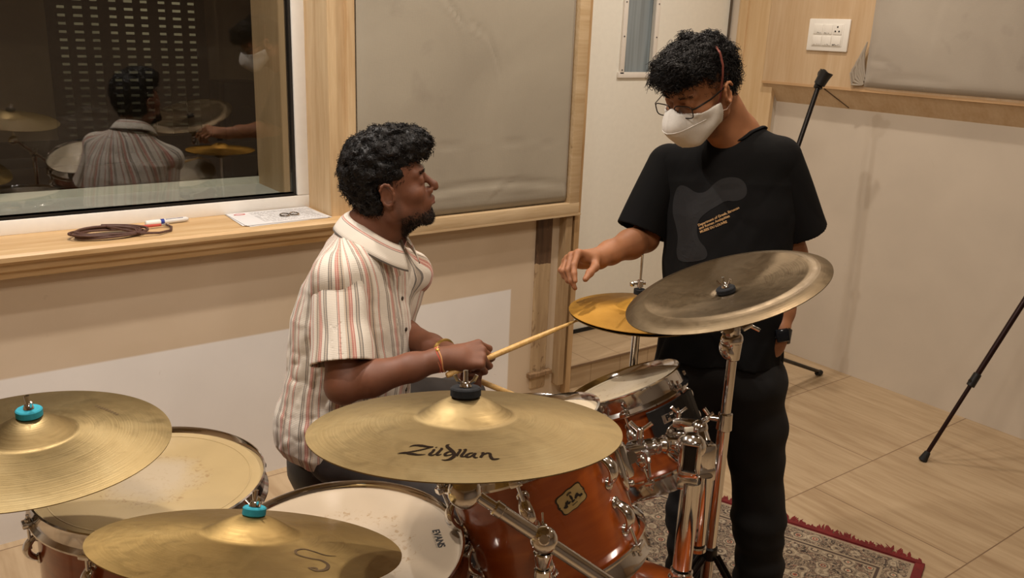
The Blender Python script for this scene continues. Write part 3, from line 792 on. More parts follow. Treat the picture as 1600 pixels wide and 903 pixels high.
MB().tube([W(1000, 684, 1.79), W(998, 700, 1.79)], .006, 10).done('bolt', CHROME, th)
# bracket plate on tom 1 (chrome, right-hand side of the shell)
def shell_plate(t, R, L, phi, z0, z1, dphi, thick, name, mat, ch=.0):
    vs = []; fs = []; n = 10
    for i in range(n+1):
        a = phi+dphi*(i/n-.5)
        k = 1-.0*abs(i/n-.5)
        for r in (R+.0005, R+thick):
            for z in (z0, z1): vs.append((r*math.cos(a), r*math.sin(a), z))
    for i in range(n):
        o = i*4; p = o+4
        fs += [(o, o+1, p+1, p), (o+2, p+2, p+3, o+3), (o+1, o+3, p+3, p+1), (o, p, p+2, o+2)]
    fs += [(0, 2, 3, 1), (n*4, n*4+1, n*4+3, n*4+2)]
    return mkmesh(name, vs, fs, mat, t, False, world=False)
bp = MB()
inv1 = M1.inverted()
pa, pz = on_shell(M1, .160, 955, 715)
mrot = Matrix.Rotation(math.radians(78), 4, 'Z')
bp.ell((.164, 0, L1-.11), (.012, .026, .062), mrot, 18, 12); bp.box((.176, 0, L1-.11), (.022, .03, .07), mrot, .008)
for s in (-1, 1): bp.ell((.174, 0, L1-.11+s*.048), (.007, .007, .007), mrot, 10, 6)
bp.done('mount_bracket', CHROME, tm1, world=False)
p_arm_end = M1 @ (mrot @ V3(.190, 0, -.11))
MB().cyl(e3, p_arm_end, .012, seg=18).done('arm_end', CHROME, th)
# far post head and arm to tom 2
t2 = W(1101, 708, 1.89); vd = CAMP-t2; vd.z = 0; vd.normalize()
fh2 = frame_from(t2, (vd+V3(.5, -.2, 0)).normalized(), (0, 0, 1)); hd = MB()
hd.box((-.012, 0, 0), (.075, .042, .036), fh2, .008); hd.box((-.045, 0, 0), (.03, .044, .040), fh2, .004); hd.done('post_head', CHROME, th)
g0 = W(1100, 700, 1.90); g1 = W(1093, 678, 1.93); g2 = W(1082, 666, 1.94); g3 = W(1066, 661, 1.95); g4 = W(1052, 660, 1.955)
MB().tube([g0, g1, g2, g3, g4], [.018, .021, .020, .013, .012], 18).done('arm', CHROME, th)
MB().ell((0, 0, 0), (.021, .021, .026), frame_from(W(1090, 671, 1.93), (.3, -.4, .8)), 20, 12).done('arm_cap', CHROME, th)
wing(W(1100, 656, 1.93), (.3, -.5, .6), (.8, .3, 0), .9, th); wing(W(1060, 648, 1.95), (0, 0, 1), (.8, -.6, 0), .9, th)
MB().box((0, 0, 0), (.020, .012, .022), frame_from(W(1077, 671, 1.925), (-.6, -.7, .3)), .002).done('nylon_key', plain('nylon_cream', 'cfc4ae', .5), th)
# tom 2: black mounting plate, chrome round bracket, name plate
L2 = .225
pa1, pz1 = on_shell(M2, .136, 1040, 640)
shell_plate(tm2, .136+.020, L2, pa1+.05, L2-.115, L2-.040, .88, .010, 'mount_plate', BLACKP)
shell_plate(tm2, .136+.006, L2, pa1+.16, L2-.165, L2-.070, .48, .020, 'mount_block', BLACKP)
np_ = shell_plate(tm2, .136+.030, L2, pa1-.06, L2-.078, L2-.058, .30, .0015, 'name_plate', CHROME)
inv2 = M2.inverted()
lt = MB()
for k, ch_ in enumerate('Pearl'):
    v, f = textmesh(ch_, .018, .0008)
    def wr(x, y): a = pa1-.13+.035*k+x/.170; return (.1682*math.cos(a), .1682*math.sin(a), L2-.068+y)
    lt.add([wr(x, y) for x, y, *_ in v], f)
lt.done('name_print', BLACKP, np_, world=False, smooth=False)
pa3, pz3 = on_shell(M2, .158, 1052, 662)
rm = Matrix.Rotation(pa3, 4, 'Z')
rb = MB().lathe([(0, .010), (.022, .010), (.034, .006), (.038, 0), (0, 0)], rm @ Matrix.Translation((.160, 0, L2-.118)) @ Matrix.Rotation(PI/2, 4, 'Y') , 32)
rb.cyl(rm @ V3(.165, 0, L2-.118), rm @ V3(.20, 0, L2-.118), .016, seg=20, bev=.002)
rbo = rb.done('mount_bracket', CHROME, tm2, world=False)
MB().tube([rm @ V3(.172+.012*math.sin(PI*k/10), .05*math.cos(PI*k/10), L2-.125-.055*math.sin(PI*k/10)) for k in range(11)], .004, 8).done('bracket_loop', CHROME, rbo, world=False)
for s in (-1, 1):
    MB().ell((0, 0, 0), (.007, .007, .005), rm @ Matrix.Translation((.170, s*.026, L2-.118)) @ Matrix.Rotation(PI/2, 4, 'Y'), 10, 6).done('bracket_bolt', CHROME, rbo, world=False)

# ------------------------------------------------------------------ cymbals
def cym_prof(R, rise=.028, bellr=.27, bellh=.30, flange=None, inv=False):
    """upper surface z(r) with 0 at the rim"""
    rb = R*bellr
    if flange:
        def z(r):
            q = r/R
            if q < .09: return -.010+0*q
            if q < .16: t = (q-.09)/.07; return -.010+.006*(t*t*(3-2*t))
            if q < .80: t = (q-.16)/.64; return -.004+.018*t**1.2
            t = (q-.80)/.20; return .014-.016*t-.005*math.sin(PI*t)*0 + .003*math.sin(PI*t)
        return z
    def z(r):
        q = min(r/R, 1); body = rise*(1-q**1.6)*.50
        t = min(r/(rb*1.2), 1); bell = rise*.62*(1-t*t)**1.35
        return body+bell
    return z
def cymbal(name, label, c, n, R, mat, zf, parentlabel=None, hole=.006, yaw=0):
    Mx = cam_frame(c, n); t = thing(name, label, 'cymbal', M=Mx)
    rs = [hole]+[R*k/60 for k in range(2, 61)]
    prof = [(r, zf(r)) for r in rs]+[(R, zf(R)-.0012)]+[(r, zf(r)-.0016) for r in reversed(rs)]
    o = MB().lathe(prof, None, 128, closed=True).done('plate', mat, t, world=False, ang=60)
    return t, Mx
BR1 = cymbal_mat('aged_bronze', '836f49', '8d7952', '97855f', .47, 1, .2)
BR2 = cymbal_mat('golden_bronze', '8f7546', '9a804e', 'a58c5a', .45, 1, .18)
BR3 = cymbal_mat('dark_bronze', '60523e', '6c5d47', '796a53', .40, 1, .15)
BR4 = cymbal_mat('bright_bronze', 'a0762b', 'ac8032', 'b88d40', .5, 1, .1)
TEAL = plain('teal_felt', '2a93a6', .9, noise=.12, nscale=120, bump=.3)
BFELT = plain('black_felt', '14161a', .95, noise=.2, nscale=160, bump=.4)
def felt_and_wing(Mx, zt, parent, mat, r=.0205, h=.014, rod=.045, wing_on=True, wa=0.3):
    MB().lathe([(.004, zt), (r-.002, zt), (r, zt+.002), (r, zt+h-.002), (r-.002, zt+h), (.004, zt+h)], Mx, 32, closed=True).done('felt', mat, parent)
    b = MB(); b.cyl(Mx @ V3(0, 0, zt-.03), Mx @ V3(0, 0, zt+h+rod*.55), .0035, seg=10); b.cyl(Mx @ V3(0, 0, zt+h), Mx @ V3(0, 0, zt+h+.008), .009, .007, 14, bev=.001)
    for s in (-1, 1):
        d = V3(math.cos(wa), math.sin(wa), 0)*s
        b.tube([Mx @ (d*.006+V3(0, 0, zt+h+.005)), Mx @ (d*.012+V3(0, 0, zt+h+.010)), Mx @ (d*.016+V3(0, 0, zt+h+.018))], [.003, .0032, .003], 10, sq=(1, .55))
    b.done('wing_nut', CHROME, parent)
def tripod(t, x, y, hub, rad, a0, legmat, r=.009, foot=True, double=True, floorz=0):
    for k in range(3):
        a = a0+k*2*PI/3; d = V3(math.cos(a), math.sin(a), 0)
        p0 = V3(x, y, hub)+d*.02; p1 = V3(x, y, floorz+.016)+d*rad
        b = MB(); side = V3(-d.y, d.x, 0)*.009
        if double:
            for s in (-1, 1): b.tube([p0+side*s, p1+side*s], r*.6, 8)
            b.tube([V3(x, y, hub*.42)+d*.02, (p0+p1)/2], r*.5, 8)
        else: b.tube([p0, p1], r, 10)
        lg = b.done('leg', legmat, t)
        MB().cyl(p1-V3(0, 0, .016)-d*.01, p1+V3(0, 0, .004), .015, .011, 14, bev=.002).done('rubber_foot', RUBBER, lg)

# left cymbal (teal felt), front cymbal (teal felt), lettered cymbal, dark inverted cymbal, hi-hats
ZL = cym_prof(.229, .050); ZF = cym_prof(.229, .041); ZZ = cym_prof(.229, .045)
cl, ML = cymbal('crash_cymbal', 'aged bronze cymbal with a teal felt, cut by the left edge of the picture', (.173, 1.609, .912), (.011, -.018, 1), .229, BR1, ZL)
cf, MF = cymbal('crash_cymbal', 'golden cymbal with a teal felt and scrawled mark, lowest in front', (.391, 1.146, .884), (.267, .233, 1), .229, BR2, ZF)
cz, MZ = cymbal('ride_cymbal', 'big bronze cymbal lettered in black script, black felt, at the centre', (.657, .967, 1.082), (.079, .146, 1), .229, BR2 if False else BR1, ZZ)
ZC = cym_prof(.229, flange=True)
cc, MC = cymbal('china_cymbal', 'dark dished cymbal with a turned-down rim, mounted high before the standing man', (1.504, 1.2, 1.108), (-.282, .215, 1), .229, BR3, ZC)

INKB = plain('logo_ink', '1c1006', .8)
INKB.node_tree.nodes['Principled BSDF'].inputs['Specular IOR Level'].default_value = .08
def logo_on(Mx, zf, parent, strokes, p0, p1, name='printed_logo', mat=None, flipy=1):
    """strokes in a unit box (x 0..1, y up, same unit) laid between two photo points"""
    a = on_disc(Mx, *p0, z=zf(.10)); b = on_disc(Mx, *p1, z=zf(.10)); d = (b-a).xy; L = d.length; d = d/L; e = Vector((-d.y, d.x))
    m = MB()
    for pts, ws in strokes:
        vs, fs = stroke(pts, [w*1.3 for w in ws] if name == 'printed_logo' else ws); out = []
        for x, y, _ in vs:
            q = a.xy+d*x*L+e*y*L*flipy; out.append((q.x, q.y, zf(q.length)+.0007))
        m.add(out, fs)
    return m.done(name, mat or INKB, parent, world=False, smooth=False)
# calligraphic word: coordinates measured on the print, x 0..1, y in the same unit (unforeshortened)
ZY = 2.1
def S(pts, ws): return ([(x, y*ZY) for x, y in pts], ws)
ZIL = [
 S([(.085, .085), (.13, .10), (.20, .098), (.26, .088), (.325, .088)], [.004, .022, .034, .026, .006]),
 S([(.325, .088), (.25, .062), (.15, .035), (.0, .010)], [.012, .016, .016, .006]),
 S([(.0, .010), (.07, .018), (.14, .008), (.21, -.002), (.28, .004)], [.004, .030, .034, .022, .005]),
 S([(.325, .050), (.345, .056), (.335, .030), (.320, .006), (.345, -.004), (.375, .010)], [.006, .018, .022, .026, .018, .006]),
 S([(.345, .079), (.365, .084)], [.012, .010]),
 S([(.395, .074), (.415, .070), (.400, .036), (.388, .010), (.405, .0), (.435, .012)], [.006, .020, .022, .026, .016, .006]),
 S([(.475, .120), (.455, .110), (.462, .092), (.50, .066), (.545, .030), (.560, -.002), (.530, -.036), (.49, -.048), (.45, -.046)], [.004, .022, .028, .030, .030, .030, .026, .016, .004]),
 S([(.545, .034), (.50, .040), (.468, .018), (.475, .0), (.51, .004), (.55, .022)], [.010, .016, .022, .022, .014, .010]),
 S([(.575, .066), (.60, .066), (.590, .030), (.582, .000)], [.006, .020, .022, .024]),
 S([(.625, .068), (.650, .072), (.640, .034), (.628, .004), (.650, -.004), (.675, .006)], [.006, .020, .022, .024, .016, .006]),
 S([(.735, .042), (.700, .034), (.675, .010), (.690, -.006), (.72, .004), (.755, .040), (.745, .014), (.765, -.006), (.79, .000)], [.010, .018, .024, .022, .014, .020, .022, .018, .006]),
 S([(.805, .046), (.83, .050), (.822, .020), (.815, .000)], [.006, .020, .022, .022]),
 S([(.825, .026), (.865, .050), (.895, .046), (.905, .020), (.935, -.006), (.97, -.002), (1.0, .006)], [.010, .018, .022, .026, .026, .018, .004]),
]
logo_on(MZ, ZZ, cz, ZIL, (620, 701), (781, 708))
logo_on(MF, ZF, cf, [([(.98, .62), (.75, .50), (.45, .56), (.15, .60), (.0, .38), (.12, .12), (.45, .05), (.75, .08), (.98, -.10), (1.02, -.42), (.85, -.62), (.62, -.55)], [.02, .05, .05, .06, .07, .06, .06, .07, .09, .10, .09, .03]), ([(.62, -.55), (.80, -.48), (.86, -.60)], [.03, .07, .03])], (455, 866), (516, 874), 'scrawled_mark', plain('faded_ink', '5a4426', .7))
logo_on(ML, ZL, cl, [([(.0+.1*k, .02*math.sin(k*2)), (.03+.1*k, .07), (.06+.1*k, -.03), (.09+.1*k, .03)], [.012, .02, .02, .01]) for k in range(9)], (148, 630), (188, 646), 'faded_script', plain('faded_ink', '5a4426', .7))

def cym_stand(label, Mx, zf, x, y, hub, felt, off=None, hs=.0):
    """straight stand: tripod, tubes, tilter, sleeve; top follows the cymbal axis"""
    under = Mx @ V3(0, 0, zf(.01)-.016)
    piv = Mx @ V3(0, 0, zf(.01)-.055)
    if off is not None: piv = piv+off
    x, y = piv.x, piv.y
    st_ = thing('cymbal_stand', label, 'stand', loc=(x, y, 0))
    tripod(st_, x, y, hub, .36, hs, CHROME)
    return st_, under, piv
# stand under left cymbal
s1, u1, p1 = cym_stand('chrome stand holding the left-edge cymbal with its teal felt', ML, ZL, .165, 1.60, .40, TEAL, off=-cR*.48-cF*.10)
bo1 = ML @ V3(0, 0, ZL(.01)-.055)
MB().cyl((p1.x, p1.y, .14), (p1.x, p1.y, .80), .0125).done('tube', CHROME, s1); MB().tube([(p1.x, p1.y, .79), bo1], .010, 12).done('boom_arm', CHROME, s1); MB().tube([bo1, u1], .010, 12).done('tilter', CHROME, s1)
felt_and_wing(ML, ZL(.012)-.001, s1, TEAL, .0215, .0145)
s2, u2, p2 = cym_stand('chrome stand holding the lowest front cymbal with its teal felt', MF, ZF, .33, 1.10, .35, TEAL, hs=.6)
MB().cyl((p2.x, p2.y, .14), p2-V3(0, 0, .02), .0125).done('tube', CHROME, s2); MB().tube([p2-V3(0, 0, .02), p2, u2], .010, 12).done('tilter', CHROME, s2)
felt_and_wing(MF, ZF(.012)-.001, s2, TEAL, .0175, .0135)
# boom stand for the lettered cymbal
bx = W(850, 860, 1.33); bst = thing('boom_stand', 'chrome boom stand whose slanting arm carries the lettered cymbal', 'stand', loc=(bx.x, bx.y, 0))
pz_ = MZ @ V3(0, 0, ZZ(.01)-.065); uz_ = MZ @ V3(0, 0, ZZ(.01)-.014)
cl0 = W(850, 843, 1.335); far = cl0+(cl0-W(735, 766, 1.31)).normalized()*.30
tl = W(733, 766, 1.315)
MB().tube([tl, tl+(cl0-tl)*.38], .0085, 16).done('boom_tip', CHROME, bst)
MB().tube([tl+(cl0-tl)*.36, cl0, far], .0115, 18).done('boom_arm', CHROME, bst)
MB().cyl(tl+(cl0-tl)*.33, tl+(cl0-tl)*.44, .0125, seg=18, bev=.002).done('boom_sleeve', CHROME, bst)
MB().ell((0, 0, 0), (.026, .026, .020), frame_from(tl+V3(-.008, 0, .0), (CAMP-tl)), 24, 12).done('tilter', CHROME, bst)
MB().tube([tl, pz_+(tl-pz_)*.3, uz_], [.009, .007, .006], 12).done('tilter_rod', CHROME, bst)
cfm = frame_from(cl0, (CAMP-cl0), (0, 0, 1))
b = MB(); b.ell((0, 0, .004), (.0215, .0215, .018), cfm, 28, 14); b.cyl(cfm @ V3(0, 0, -.014), cfm @ V3(0, 0, .024), .011, .009, 20, bev=.002); b.done('clamp', CHROME, bst)
wing(cfm @ V3(.022, .002, -.004), cfm.to_3x3() @ V3(.3, .2, -1), cfm.to_3x3() @ V3(1, 0, 0), .7, bst)
pb_ = V3(cl0.x, cl0.y, 0)
b = MB(); b.cyl(cl0-V3(0, 0, .020), cl0-V3(0, 0, .052), .0155, .0105, 22, bev=.002); b.cyl(cl0-V3(0, 0, .05), cl0-V3(0, 0, .09), .0130, .0130, 22, bev=.002); b.done('clamp_base', CHROME, bst)
MB().cyl(cl0-V3(0, 0, .05), pb_+V3(0, 0, .12), .0110).done('tube', CHROME, bst)
tripod(bst, cl0.x, cl0.y, .40, .36, .3, CHROME)
felt_and_wing(MZ, ZZ(.012)-.001, bst, BFELT, .0225, .014, wa=1.5)
# china stand
cpv = MC @ V3(0, 0, -.098)
cst = thing('cymbal_stand', 'tall chrome stand with tilter, carrying the dark dished cymbal', 'stand', loc=(1.50, 1.21, 0))
bX, bY = cpv.x, cpv.y
MB().cyl((bX, bY, .10), (bX, bY, .80), .0145, seg=22).done('lower_tube', CHROME, cst)
MB().cyl((bX, bY, .78), (bX, bY, cpv.z-.035), .0115, seg=22).done('upper_tube', CHROME, cst)
b = MB(); b.cyl((bX, bY, .765), (bX, bY, .81), .0185, .0165, 22, bev=.003)
b.done('height_collar', CHROME, cst)
wing((bX-.03*.8, bY+.03*.6, .795), (-.8, .6, .1), (0, 0, 1), 1.1, cst)
MB().tube([(bX, bY, .795), (bX-.03, bY+.022, .797)], .006, 8).done('collar_lug', CHROME, cst)
MB().cyl((bX, bY, .42), (bX, bY, .455), .019, seg=22, bev=.003).done('hub_collar', BLACKP, cst)
b = MB(); fq = frame_from((bX, bY, cpv.z-.025), (CAMP-cpv)); b.ell((-.006, 0, 0), (.026, .022, .018), fq, 22, 12); b.cyl((bX, bY, cpv.z-.075), (bX, bY, cpv.z-.03), .0165, .0185, 20, bev=.003); b.ell((-.002, 0, 0), (.020, .027, .017), frame_from(V3(bX, bY, cpv.z-.048)-cR*.010, (CAMP-cpv)), 20, 10)
b.done('tilter', CHROME, cst)
b = MB(); b.tube([V3(bX, bY, cpv.z-.03), cpv+V3(0, 0, 0), MC @ V3(0, 0, -.028)], [.012, .012, .010], 16); b.cyl(MC @ V3(0, 0, -.055), MC @ V3(0, 0, -.028), .0135, seg=18, bev=.002); b.done('tilter_post', CHROME, cst)
wing(V3(bX, bY, cpv.z+.006)+cR*.026, cR+cU*.5, cU-cR*.4, 1.1, cst); MB().lathe([(0, 0), (.017, .001), (.019, .006), (.014, .011), (0, .012)], frame_from(V3(bX, bY, cpv.z+.002)-cR*.018-cF*.004, (CAMP-cpv)), 24).done('tilter_disc', CHROME, cst)
MB().lathe([(.004, -.026), (.018, -.026), (.019, -.013), (.004, -.013)], MC, 24, closed=True).done('under_felt', BFELT, cst)
felt_and_wing(MC, -.0085, cst, BFELT, .0215, .012, wa=1.2)
tripod(cst, bX, bY, .43, .34, -1.25, BLACKM)
# hi-hat
HH = V3(1.557, 1.514, .952)
HZ = cym_prof(.178, .034)
hb, MHb = cymbal('hi_hat_cymbal', 'lower hi-hat cymbal facing down under the golden one', HH+V3(0, 0, -.002), (0, .0, 1), .178, BR2, HZ)
ht, MHt = cymbal('hi_hat_cymbal', 'golden upper hi-hat cymbal touched by the stick tip', HH+V3(0, 0, .003), (.01, .02, 1), .178, BR4, HZ)
# lower one faces down
for o in hb.children: o.matrix_local = Matrix.Scale(-1, 4, (0, 0, 1))
hs = thing('hi_hat_stand', 'chrome hi-hat stand with its thin pull rod, left of the dished cymbal', 'stand', loc=(HH.x, HH.y, 0))
MB().cyl((HH.x, HH.y, .05), (HH.x, HH.y, HH.z-.045), .0105).done('tube', CHROME, hs)
MB().cyl((HH.x, HH.y, HH.z-.05), (HH.x, HH.y, HH.z+.155), .0032, seg=10).done('pull_rod', CHROME, hs)
b = MB(); b.cyl((HH.x, HH.y, HH.z+.070), (HH.x, HH.y, HH.z+.088), .008, seg=14, bev=.001); b.cyl(V3(HH.x, HH.y, HH.z+.080)-cR*.018, V3(HH.x, HH.y, HH.z+.080)+cR*.014, .004, seg=8); b.ell(tuple(V3(HH.x, HH.y, HH.z+.078)-cR*.02), (.007, .007, .007), None, 10, 6); b.done('clutch', CHROME, hs)
MB().lathe([(.004, .052), (.015, .052), (.015, .064), (.004, .064)], Matrix.Translation(HH), 20, closed=True).done('clutch_felt', BFELT, hs)
tripod(hs, HH.x, HH.y, .34, .26, -1.3, BLACKM)
MB().box((HH.x-.02, HH.y+.12, .03), (.09, .24, .012), Matrix.Identity(4), .004).done('pedal', BLACKM, hs)
# bass pedal
pd = BC-BA*.30; pt = thing('bass_pedal', 'bass drum pedal on the floor behind the amber bass drum', 'pedal', M=frame_from((pd.x, pd.y, 0), (0, 0, 1), tuple(BA)))
MB().box((-.12, 0, .03), (.26, .085, .01), Matrix.Rotation(.10, 4, 'Y'), .003).done('foot_board', CHROME, pt, world=False)
MB().box((-.10, 0, .006), (.34, .10, .010), None, .003).done('base_plate', BLACKM, pt, world=False)
for s in (-1, 1): MB().cyl((.06, s*.06, 0.01), (.06, s*.06, .20), .008).done('post', CHROME, pt, world=False)
MB().cyl((.06, -.06, .20), (.06, .06, .20), .007).tube([(.06, 0, .20), (-.03, 0, .34)], .004).done('axle', CHROME, pt, world=False)
MB().ell((-.03, 0, .345), (.028, .025, .025)).done('beater', BFELT, pt, world=False)
# ================================================================== SIGNED-DISTANCE MODELLING
f32 = np.float32
def nrm(v): v = np.asarray(v, float); return v/np.linalg.norm(v)
def smin(a, b, k):
    if k <= 0: return np.minimum(a, b)
    h = np.maximum(k-np.abs(a-b), 0)/k; return np.minimum(a, b)-h*h*k*.25
def smax(a, b, k): return -smin(-a, -b, k)
def d_ell(P, c, r, Rm=None):
    q = P-np.asarray(c, f32)
    if Rm is not None: q = q @ np.asarray(Rm, f32)
    r = np.asarray(r, f32); k0 = np.linalg.norm(q/r, axis=-1); k1 = np.linalg.norm(q/(r*r), axis=-1)+1e-9
    return k0*(k0-1)/k1
def d_cone(P, a, b, r1, r2):
    a = np.asarray(a, f32); b = np.asarray(b, f32); ab = b-a; L = float(ab@ab)+1e-12
    t = np.clip(((P-a)@ab)/L, 0, 1); return np.linalg.norm(P-a-t[:, None]*ab, axis=-1)-(r1+(r2-r1)*t)
def d_ocone(P, a, b, r1, r2):
    """open cone, not clamped at the far end"""
    a = np.asarray(a, f32); b = np.asarray(b, f32); ab = b-a; L = float(ab@ab)
    t = np.clip(((P-a)@ab)/L, 0, 1.6); return np.linalg.norm(P-a-t[:, None]*ab, axis=-1)-(r1+(r2-r1)*t)
_H = rng.random((32, 32, 32)).astype(f32)
def vnoise(P, s):
    q = P*s; i = np.floor(q).astype(int); f = (q-i).astype(f32); f = f*f*(3-2*f); i &= 31; j = (i+1) & 31
    def h(a, b, c): return _H[a, b, c]
    x0, y0, z0 = i.T; x1, y1, z1 = j.T; fx, fy, fz = f.T
    a = h(x0, y0, z0)*(1-fx)+h(x1, y0, z0)*fx; b = h(x0, y1, z0)*(1-fx)+h(x1, y1, z0)*fx
    c = h(x0, y0, z1)*(1-fx)+h(x1, y0, z1)*fx; d = h(x0, y1, z1)*(1-fx)+h(x1, y1, z1)*fx
    return ((a*(1-fy)+b*fy)*(1-fz)+(c*(1-fy)+d*fy)*fz)*2-1
def fol(P, s, o=2):
    v = 0; a = 1
    for k in range(o): v = v+vnoise(P+3.1*k, s*2**k)*a; a *= .5
    return v
class Shape:
    """list of (operation, function, blend, centre, reach); far points skip a primitive"""
    def __init__(s): s.L = []
    def add(s, fn, k=.0, c=None, r=None, op='u'): s.L.append((op, fn, k, None if c is None else np.asarray(c, f32), r)); return s
    def ell(s, c, r, k=.01, Rm=None, op='u'): return s.add(lambda P: d_ell(P, c, r, Rm), k, c, max(r), op)
    def cone(s, a, b, r1, r2, k=.01, op='u'):
        a = np.asarray(a, float); b = np.asarray(b, float)
        return s.add(lambda P: d_cone(P, a, b, r1, r2), k, (a+b)/2, np.linalg.norm(b-a)/2+max(r1, r2), op)
    def chain(s, pts, rs, k=.01):
        for i in range(len(pts)-1): s.cone(pts[i], pts[i+1], rs[i], rs[i+1], k)
        return s
    def sub(s, other, M):
        """shape in local frame M"""
        A = np.array(M)[:3, :3].astype(f32); t = np.array(M)[:3, 3].astype(f32); return s.add(lambda P: other((P-t)@A), .012, t, .2)
    def __call__(s, P):
        d = np.full(len(P), 1.0, f32)
        for op, fn, k, c, r in s.L:
            if c is not None:
                near = np.linalg.norm(P-c, axis=1) < r+max(k, .0)+.05
                if not near.any(): continue
                Q = P[near]; dd = d[near]
            else: near = slice(None); Q = P; dd = d
            v = fn(Q).astype(f32)
            d[near] = smin(dd, v, k) if op == 'u' else smax(dd, -v, k) if op == 's' else smax(dd, v, k)
        return d
def polygonise(f, lo, hi, h, margin=.0):
    """surface nets on a sparse grid"""
    lo = np.asarray(lo, float); hi = np.asarray(hi, float); B = 8
    nb = np.ceil((hi-lo)/(h*B)).astype(int)+1; N = nb*B+1
    cz_ = np.stack(np.meshgrid(*[np.arange(n) for n in nb], indexing='ij'), -1).reshape(-1, 3)
    cen = (lo+(cz_+.5)*B*h).astype(f32); dc = np.concatenate([f(c) for c in np.array_split(cen, max(1, len(cen)//200000))])
    act = cz_[np.abs(dc) < B*h*.87*1.25+.014+margin]
    loc = np.stack(np.meshgrid(*[np.arange(B+1)]*3, indexing='ij'), -1).reshape(-1, 3)
    Fd = np.full(N, np.nan, f32)
    for blk in np.array_split(act, max(1, len(act)//600)):
        g = (blk[:, None]*B+loc[None]).reshape(-1, 3); v = f((lo+g*h).astype(f32)); Fd[g[:, 0], g[:, 1], g[:, 2]] = v
    lc = np.stack(np.meshgrid(*[np.arange(B)]*3, indexing='ij'), -1).reshape(-1, 3)
    C = (act[:, None]*B+lc[None]).reshape(-1, 3)
    off = np.array([(a, b, c) for a in (0, 1) for b in (0, 1) for c in (0, 1)])
    vals = np.stack([Fd[C[:, 0]+o[0], C[:, 1]+o[1], C[:, 2]+o[2]] for o in off], 1)
    m = (vals.min(1) < 0) & (vals.max(1) >= 0); C = C[m]; vals = vals[m]
    acc = np.zeros((len(C), 3)); cnt = np.zeros(len(C))
    for a in range(8):
        for b in range(a+1, 8):
            if np.abs(off[a]-off[b]).sum() != 1: continue
            va, vb = vals[:, a], vals[:, b]; cr_ = (va < 0) != (vb < 0)
            t = np.where(cr_, va/(np.where(cr_, va-vb, 1)), 0); p = off[a]+(off[b]-off[a])*t[:, None]
            acc[cr_] += p[cr_]; cnt[cr_] += 1
    V = lo+(C+acc/cnt[:, None])*h
    key = (C[:, 0]*N[1]+C[:, 1])*N[2]+C[:, 2]; o_ = np.argsort(key); ks = key[o_]
    def look(c):
        k = (c[:, 0]*N[1]+c[:, 1])*N[2]+c[:, 2]; i = np.searchsorted(ks, k); i = np.minimum(i, len(ks)-1); ok = ks[i] == k; return np.where(ok, o_[i], -1)
    faces = []
    for ax in range(3):
        e = np.zeros(3, int); e[ax] = 1; u = np.zeros(3, int); u[(ax+1) % 3] = 1; w = np.zeros(3, int); w[(ax+2) % 3] = 1
        a = Fd[C[:, 0], C[:, 1], C[:, 2]]; E = C+e; b = Fd[E[:, 0], E[:, 1], E[:, 2]]
        s = ((a < 0) != (b < 0)); c0 = C[s]; ins = (a < 0)[s]
        q = np.stack([look(c0), look(c0-u), look(c0-u-w), look(c0-w)], 1); ok = (q >= 0).all(1); q = q[ok]; ins = ins[ok]
        q[~ins] = q[~ins][:, ::-1]; faces.append(q)
    return V, np.concatenate(faces)
def sdfmesh(name, f, lo, hi, h, mat, parent=None, attrs=None, margin=0, world=True):
    V, F = polygonise(f, lo, hi, h, margin)
    me = bpy.data.meshes.new(name); P = V
    if parent is not None and world:
        inv = np.array(WM[rootof(parent).name].inverted()); P = V @ inv[:3, :3].T+inv[:3, 3]
    me.from_pydata(P.tolist(), [], F.tolist()); me.update()
    me.polygons.foreach_set('use_smooth', np.ones(len(F), bool))
    for an, fn in (attrs or {}).items():
        at = me.attributes.new(an, 'FLOAT', 'POINT'); at.data.foreach_set('value', np.asarray(fn(V), f32))
    me.materials.append(mat); o = bpy.data.objects.new(name, me); COL.objects.link(o)
    if parent is not None: o.parent = parent
    else: WM[o.name] = Matrix.Identity(4)
    return o, V, F
